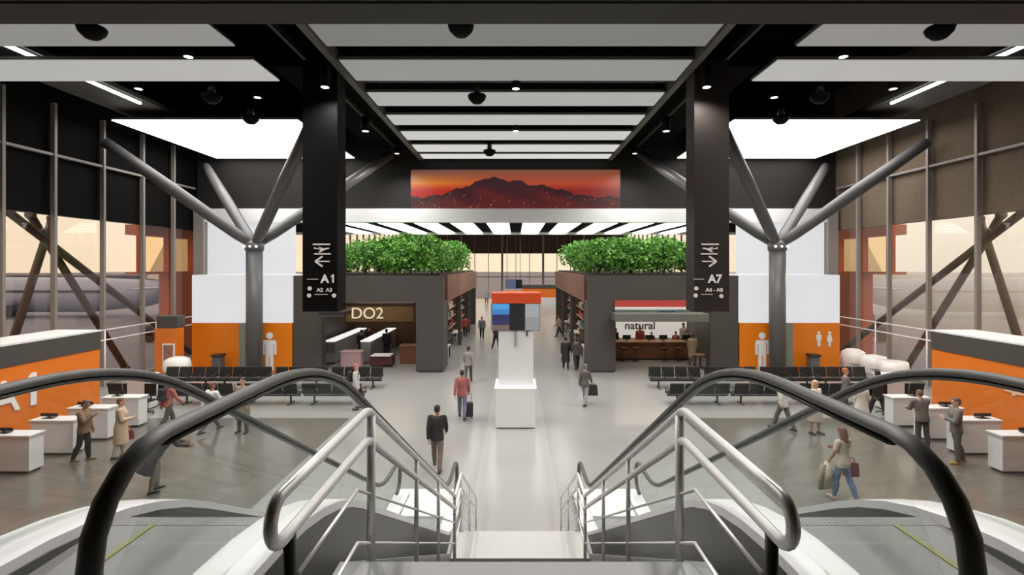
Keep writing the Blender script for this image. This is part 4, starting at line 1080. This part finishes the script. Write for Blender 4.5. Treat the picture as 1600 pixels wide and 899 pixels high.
    if bottom in ('trousers','jeans','shorts'):
        ring_torso(b, J, [(-.13,.12,.09,0)]+torso_levels(f)[1:3]+[(.10,.145,.10,0)], .010)
        ends = .96 if bottom != 'shorts' else 0
        for n_ in 'LR':
            b.cap(J['hip'+n_],.092*q+.006,J['knee'+n_],.062*q+.012)
            if ends: b.cap(J['knee'+n_],.062*q+.008,J['knee'+n_].lerp(J['ank'+n_],.94),.052*q+.004); b.cap(J['knee'+n_].lerp(J['ank'+n_],.3)+Vector((0,.02,0)),.056*q+.018,J['knee'+n_].lerp(J['ank'+n_],.9),.048*q+.010); b.cap(J['knee'+n_],.062*q+.012,J['knee'+n_].lerp(J['ank'+n_],.35)+Vector((0,.02,0)),.058*q+.016)
    else:
        zb = -.52 if bottom == 'skirt' else -.76
        ring_torso(b, J, [(zb,.24,.2,0),(zb*.5,.21,.165,0),(-.04,.172,.122,-.008),(.10,.145,.10,0)], .010)
    out['bottom'] = remeshed(b, vox, 3)
    for n_ in 'LR':
        b = MB(); a = J['ank'+n_]; ft = J['foot'+n_]; hz = Vector((0,0,1))
        heel = a-hz*.035-ft*.035; toe = a+ft*.165-hz*.05
        b.cap(heel,.04,a+ft*.05-hz*.035,.042); b.cap(a+ft*.05-hz*.04,.04,toe,.030); b.cap(a+ft*.09-hz*.045+X_*.0,.04,toe+X_*.012,.028)
        b.hull([p+ft*u+X_*w_+hz*v for p in (a,) for u in (-.075,.19) for w_ in (-.036,.036) for v in (-.075,-.055)])
        out['shoe'+n_] = remeshed(b, vox*.8, 2)
    out['J'] = J
    BODY[k] = out
    return out

PAL = {}
def cloth(rgb): 
    return mat('cloth_%02x%02x%02x' % rgb, rgb, .8, var=.1, scale=25)
SKIN = {'light':(214,168,144),'tan':(178,128,100),'brown':(120,82,62),'dark':(84,58,46)}
POSES = {
 'walk':  dict(legL=(24,6),legR=(-16,18),armL=(-20,7,12,4),armR=(22,7,22,6),lean=3),
 'walk2': dict(legL=(-18,22),legR=(20,4),armL=(20,8,20,5),armR=(-22,8,14,4),lean=4),
 'stride':dict(legL=(32,8),legR=(-24,26),armL=(-24,9,10,0),armR=(26,9,20,4),lean=6),
 'stand': dict(legL=(2,2),legR=(-2,3),armL=(2,8,12,6),armR=(0,8,14,6),spread=4),
 'bagarm':dict(legL=(4,3),legR=(-6,10),armL=(6,12,10,0),armR=(10,8,85,30)),
 'cross': dict(legL=(3,4),legR=(-10,8),armL=(24,10,82,52),armR=(20,10,84,56),spread=3),
 'desk':  dict(legL=(3,2),legR=(-3,3),armL=(28,6,52,16),armR=(30,6,50,16),lean=8,nod=10),
 'phone': dict(legL=(6,4),legR=(-8,14),armL=(2,9,14,4),armR=(34,10,100,24),nod=16),
 'pull':  dict(legL=(20,4),legR=(-16,20),armL=(-26,8,8,0),armR=(14,7,18,4),lean=4),
 'bend':  dict(legL=(10,12),legR=(-4,10),armL=(40,8,30,8),armR=(36,8,34,8),lean=34,nod=10),
 'hold':  dict(legL=(12,5),legR=(-12,12),armL=(8,16,20,0),armR=(18,14,78,46),nod=8),
}
def person(x, y, facing, label, pose='stand', fem=0, top='shirt', tc=(90,90,90), bottom='trousers', bc=(50,50,54), shoe=(34,30,28), hair='short', hc=(40,30,24), skin='tan', h=1.75, far=False, z=0.0):
    P = dict(POSES[pose]); P['fem'] = fem
    M = body_meshes(pose+str(fem), P, top, bottom, hair, far)
    t = thing('person', (x,y,z), label, 'person'); s = h/1.75; t.scale = (s,s,s); t.rotation_euler = (0,0,R(facing))
    def put(nm, me, m):
        if len(me.materials) == 0: me.materials.append(m)
        o = link(nm, me, t); o.material_slots[0].link = 'OBJECT'; o.material_slots[0].material = m; return o
    bo = put('body', M['body'], mat('skin_'+skin, SKIN[skin], .55, var=.04))
    if not far:
        for sd in (-1,1): put('eye', M['eye%d' % sd], mat('eye_dark',(30,22,18),.2)).parent = bo
    if hair != 'bald': put('hair', M['hair'], mat('hair_%02x%02x%02x' % hc, hc, .6, var=.2, scale=40))
    put({'shirt':'shirt','jacket':'jacket','coat':'coat','robe':'robe','tee':'shirt'}[top], M['top'], cloth(tc))
    put({'trousers':'trousers','jeans':'jeans','shorts':'shorts','skirt':'skirt','dress':'skirt'}[bottom], M['bottom'], cloth(bc))
    for n_ in 'LR': put('shoe', M['shoe'+n_], mat('shoe_%02x%02x%02x' % shoe, shoe, .5))
    J = M['J']; rot = Matrix.Rotation(R(facing),4,'Z')
    return lambda v: Vector((x,y,z)) + rot @ (Vector(v)*s), J, t

def fy(py): return EYE*F/(py-CY)
def fx(px, y): return (px-CX)/F*y
def pp(px, py): y = fy(py); return fx(px,y), y

def handbag(w, J, side, label, c, sz=(.32,.12,.26), drop=.10, name='handbag', at_=None, yaw=0):
    """bag hanging from a hand"""
    p = at_ if at_ is not None else w(J['wri'+side]+J['fd'+side]*.09)
    t = thing(name, (p.x,p.y,p.z-drop-sz[2]), label, 'bag')
    b = MB(); a,d,h = sz
    b.prism([(-a*.5,0),(a*.5,0),(a*.42,h),(-a*.42,h)],'y',-d/2,d/2)
    bmesh.ops.bevel(b.bm, geom=list(b.bm.edges), offset=.02, segments=2, affect='EDGES')
    b.build('bag_body', cloth(c), None).parent = t
    b = MB(); b.tube([(-a*.26,0,h-.01),(-a*.22,0,h+drop*.8),(0,0,h+drop),(a*.22,0,h+drop*.8),(a*.26,0,h-.01)],.008,7); b.build('bag_handle', cloth(tuple(max(0,v-25) for v in c)), None).parent = t
    t.rotation_euler = (0,0,R(yaw)); return t
def backpack(w, J, facing, label, c):
    p = w(J['chest']+Vector((0,.21,-.03)))
    t = thing('backpack', tuple(p), label, 'backpack')
    b = MB(); b.box(-.15,.15,-.07,.08,-.22,.20,.05); b.build('pack', cloth(c)).parent = t
    b = MB(); b.box(-.11,.11,.06,.12,-.18,.0,.025); b.build('front_pocket', cloth(tuple(max(0,v-12) for v in c))).parent = t
    for sx_ in (-1,1):
        b = MB(); b.tube([(sx_*.1,-.06,.18),(sx_*.105,-.19,.235),(sx_*.11,-.335,.1),(sx_*.13,-.30,-.08),(sx_*.13,-.06,-.17)],.018,7); b.build('shoulder_strap', cloth(tuple(max(0,v-12) for v in c))).parent = t
    t.rotation_euler = (0,0,R(facing)); return t
def trolley(w, J, side, label, c, facing):
    p = w(J['wri'+side]+J['fd'+side]*.09)
    rot = Matrix.Rotation(R(facing),4,'Z'); back = rot @ Vector((0,1,0))
    base = Vector((p.x,p.y,0))+back*.28
    t = thing('trolley_case', (base.x,base.y,0), label, 'suitcase')
    b = MB(); b.box(-.18,.18,-.1,.1,.06,.58,.04); b.build('shell', cloth(c)).parent = t
    b = MB()
    for sx_ in (-.1,.1): b.tube([(sx_,-.09,.55),(sx_,-.26,p.z)],.009,7)
    b.tube([(-.1,-.26,p.z),(.1,-.26,p.z)],.012,7); b.build('pull_handle', M_dsteel).parent = t
    for sx_ in (-.14,.14): MB().tube([(sx_-.02,0,.035),(sx_+.02,0,.035)],.035,10).build('wheel', M_blackp).parent = t
    t.rotation_euler = (0,0,R(facing)); return t

# --- central floor
x,y = pp(683,733); person(x,y,180,'man in black jacket and grey trousers walking away, nearest the stair foot','walk',top='jacket',tc=(40,39,37),bc=(112,98,90),hc=(38,34,32),shoe=(60,50,40),h=1.78)
x,y = pp(722,654); w,J,t = person(x,y,180,'person in a faded red top and pale jeans walking away behind the man in black','pull',top='shirt',tc=(166,96,92),bottom='jeans',bc=(112,116,140),hc=(52,40,38),h=1.78)
trolley(w,J,'R','dark trolley case pulled by the person in the red top',(60,54,54),180)
x,y = pp(732,598); person(x,y,180,'person in grey top and dark trousers beyond the red top','walk2',tc=(140,138,134),bc=(82,80,80),h=1.74,far=True)
x,y = pp(753,530); person(x,y,0,'distant person in grey shirt and black trousers left of the totem','walk',tc=(112,112,112),bc=(26,26,28),far=True)
x,y = pp(775,546); w,J,t = person(x,y,160,'distant person in dark clothes right behind the left edge of the totem','walk2',tc=(60,54,52),bc=(24,22,24),far=True)
x,y = pp(914,633); w,J,t = person(x,y,150,'person in dark grey jacket and pale trousers with a dark bag, right of the totem','walk',fem=1,top='jacket',tc=(96,92,88),bottom='trousers',bc=(150,148,156),hair='bun',hc=(120,112,104),skin='light',h=1.66)
bp = handbag(w,J,'R','large dark round bag carried by the person right of the totem',(58,54,50),(.44,.2,.42),.06)
x,y = pp(884,577); person(x,y,175,'person in black coat at the right pavilion corner, left of the pair','walk',top='coat',tc=(38,34,34),bc=(30,28,28),far=True)
x,y = pp(901,579); person(x,y,185,'person in dark jacket at the right pavilion corner, right of the pair','walk2',top='jacket',tc=(70,62,60),bc=(34,30,30),far=True)
for i,(px_,py_,tc_,lab) in enumerate(((727,527,(150,70,62),'distant shopper in red by the left aisle shop'),(735,492,(70,66,66),'distant shopper in dark grey at the far left aisle shop'),(840,493,(80,76,74),'distant person in dark grey right of the totem screens'),(847,474,(180,174,170),'far off person in pale grey on the right of the aisle'),(760,474,(150,150,160),'far off person in pale blue-grey on the left of the aisle'),(874,527,(186,150,140),'distant shopper in pale pink by the right aisle shop'))):
    x,y = pp(px_,py_); person(x,y,(180,20,170,0,190,250)[i],lab,('walk','walk2')[i%2],tc=tc_,bc=(44,42,46),far=True)
# --- left hall
x,y = pp(131,721); w,J,t = person(x,y,100,'person in tan jacket and dark trousers at the second left check-in desk','phone',top='jacket',tc=(136,106,84),bc=(36,34,36),shoe=(120,100,70),hc=(60,42,36),h=1.72)
x,y = pp(189,716); w,J,t = person(x,y,120,'woman in beige coat with red bag near the left check-in desks','bagarm',fem=1,top='coat',tc=(204,178,150),bottom='trousers',bc=(190,176,164),hair='short',hc=(110,78,56),skin='light',h=1.72)
handbag(w,J,'L','dark red handbag held by the woman in the beige coat',(120,44,48),yaw=30)
x,y = pp(263,672); w,J,t = person(x,y,150,'person in pink top and green-grey trousers walking away on the left','walk',tc=(196,120,108),bc=(84,90,78),hc=(110,66,50),skin='tan')
backpack(w,J,150,'dark backpack on the person in the pink top',(50,46,60))
x,y = pp(329,676); person(x,y,160,'person in white shirt and grey trousers striding on the left dark floor','stride',tc=(236,236,232),bc=(88,80,76),hc=(120,84,66),skin='tan')
x,y = pp(379,676); person(x,y,0,'person in khaki coat standing behind the left escalator handrail','stand',top='coat',tc=(132,122,106),bc=(96,84,78),hair='short',hc=(58,40,44),skin='light',h=1.82)
x,y = pp(243,768); w,J,t = person(x,y,140,'person in bulky dark grey coat half hidden behind the left escalator handrail','bend',top='coat',tc=(62,60,60),bc=(120,112,104),hc=(46,40,40),h=1.7)
x,y = pp(556,640); w,J,t = person(x,y,100,'person in white top with pinkish hair at the aisle end of the left benches','stand',tc=(206,204,202),bc=(176,172,170),hc=(168,92,84),skin='light',h=1.74)
backpack(w,J,100,'black backpack worn by the person in white at the left benches',(42,44,42))
# --- right hall
x,y = pp(1224,672); person(x,y,205,'person in white shirt and grey trousers walking away on the right','walk',tc=(226,224,220),bc=(104,102,98),hc=(70,58,50))
x,y = pp(1274,678); person(x,y,20,'woman in cream top and pale skirt on the right behind the crossing handrails','stand',fem=1,tc=(230,214,198),bottom='skirt',bc=(196,186,176),hair='long',hc=(206,170,130),skin='light',shoe=(60,52,50))
x,y = pp(1321,652); person(x,y,60,'person with orange hair and grey top in front of the right benches','stand',tc=(120,108,106),bc=(70,62,60),hc=(176,100,50),skin='light',h=1.78)
x,y = pp(1346,668); person(x,y,170,'person in a wide white hooded robe beside the man in the dark suit','stand',top='robe',tc=(226,214,202),bottom='trousers',bc=(200,190,180),hc=(226,214,202),skin='tan',h=1.55)
x,y = pp(1372,655); person(x,y,185,'man in dark suit with legs apart by the white cabinet on the right','walk',top='jacket',tc=(44,38,38),bc=(40,34,34),hc=(36,30,28),skin='brown',h=1.8)
x,y = pp(1317,782); w,J,t = person(x,y,200,'woman in white top and blue jeans carrying a pale jacket, walking on the right','hold',fem=1,top='tee',tc=(206,194,180),bottom='jeans',bc=(104,124,160),hair='long',hc=(110,72,54),skin='tan',shoe=(214,176,160),h=1.72)
handbag(w,J,'R','dark red shoulder bag at the hip of the woman in blue jeans',(126,60,60),(.34,.16,.34),.10,at_=w(J['pel']+Vector((-.27,0,.05))))
p = w(J['wriL']+J['fdL']*.06)
t = thing('folded_jacket', (p.x,p.y,p.z-.62), 'pale cream jacket hanging from the arm of the woman in blue jeans', 'jacket')
b = MB(); b.prism([(-.16,.0),(.17,.03),(.14,.4),(.06,.66),(-.05,.66),(-.12,.42)],'y',-.05,.05); bmesh.ops.bevel(b.bm, geom=list(b.bm.edges), offset=.025, segments=3, affect='EDGES'); b.build('cloth_body', cloth((222,210,190)), smooth=True).parent = t
b = MB(); b.tube([(-.11,-.02,.6),(-.17,-.04,.35),(-.2,-.05,.02)],[.05,.055,.045],10); b.build('sleeve', cloth((150,142,124))).parent = t
x,y = pp(1441,702); person(x,y,175,'person in grey-brown jacket standing at the right check-in desks','desk',top='jacket',tc=(112,100,94),bc=(66,60,56),hc=(120,96,84),skin='light',h=1.76)
x,y = pp(1494,724); person(x,y,250,'person in grey clothes with folded arms and tan shoes by the right desks','cross',tc=(120,114,110),bc=(96,92,88),shoe=(170,124,66),hc=(104,84,72),skin='light',h=1.82)
# --- shop people
for px_,py_,fc,lab,tc_,bc_ in ((565,562,180,'dark figure between the two counters of the left shop',(36,30,32),(30,26,28)),(576,556,20,'seller in dark red behind the left counter of the left shop',(64,34,34),(40,30,30)),(604,560,170,'customer in black before the right counter of the left shop',(30,22,24),(28,22,24))):
    x,y = pp(px_,py_); person(x,y,fc,lab,'stand',tc=tc_,bc=bc_,hc=(26,20,18),far=True)
for px_,yy,fc,lab,tc_,hh in ((1000,31.2,0,'seller in red behind the right shop counter',(168,76,70),1.78),(1056,30.9,0,'seller in pale red behind the right end of the right shop counter',(176,112,110),1.5),(1068,32.2,10,'seller in white at the back wall of the right shop',(214,206,200),1.86),(962,30.8,40,'person in dark clothes half behind the corner pillar of the right shop',(70,36,40),1.7),(1018,31.6,0,'seller in dark brown bending behind the right shop counter',(110,64,50),1.35)):
    person(fx(px_,yy),yy,fc,lab,'stand',tc=tc_,bc=(50,40,40),hc=(28,22,20),skin='brown',h=hh,far=True)
person(fx(1082,27.9),27.9,170,'customer in tan coat at the right end of the right shop','stand',top='coat',tc=(176,152,126),bc=(150,132,116),hc=(70,54,44),far=True)
# ------------------------------------------------------------------ sunlit haze over the right apron
b = MB(); b.box(19.6,75,6,75,-.29,14)
hz = b.build('haze', [])
tag(hz, 'warm pale haze hanging over the apron outside the right glass wall', 'haze', kind='stuff')
m = bpy.data.materials.new('warm_haze'); m.use_nodes = True; nt = m.node_tree; nt.nodes.clear()
o = nt.nodes.new('ShaderNodeOutputMaterial'); v = nt.nodes.new('ShaderNodeVolumeScatter')
v.inputs['Color'].default_value = lin((255,236,214)); v.inputs['Density'].default_value = .02; v.inputs['Anisotropy'].default_value = .45
nt.links.new(v.outputs[0], o.inputs['Volume']); hz.data.materials.clear(); hz.data.materials.append(m)
SC.cycles.volume_bounces = 1

sun = bpy.data.lights.new('low_sun','SUN'); sun.energy = 1.3; sun.angle = R(2); sun.color = (1,.84,.66)
so = link('low_sun', sun); so.location = (60,60,20)
so.rotation_euler = Vector((-.80,-.58,-.17)).to_track_quat('-Z','Y').to_euler()
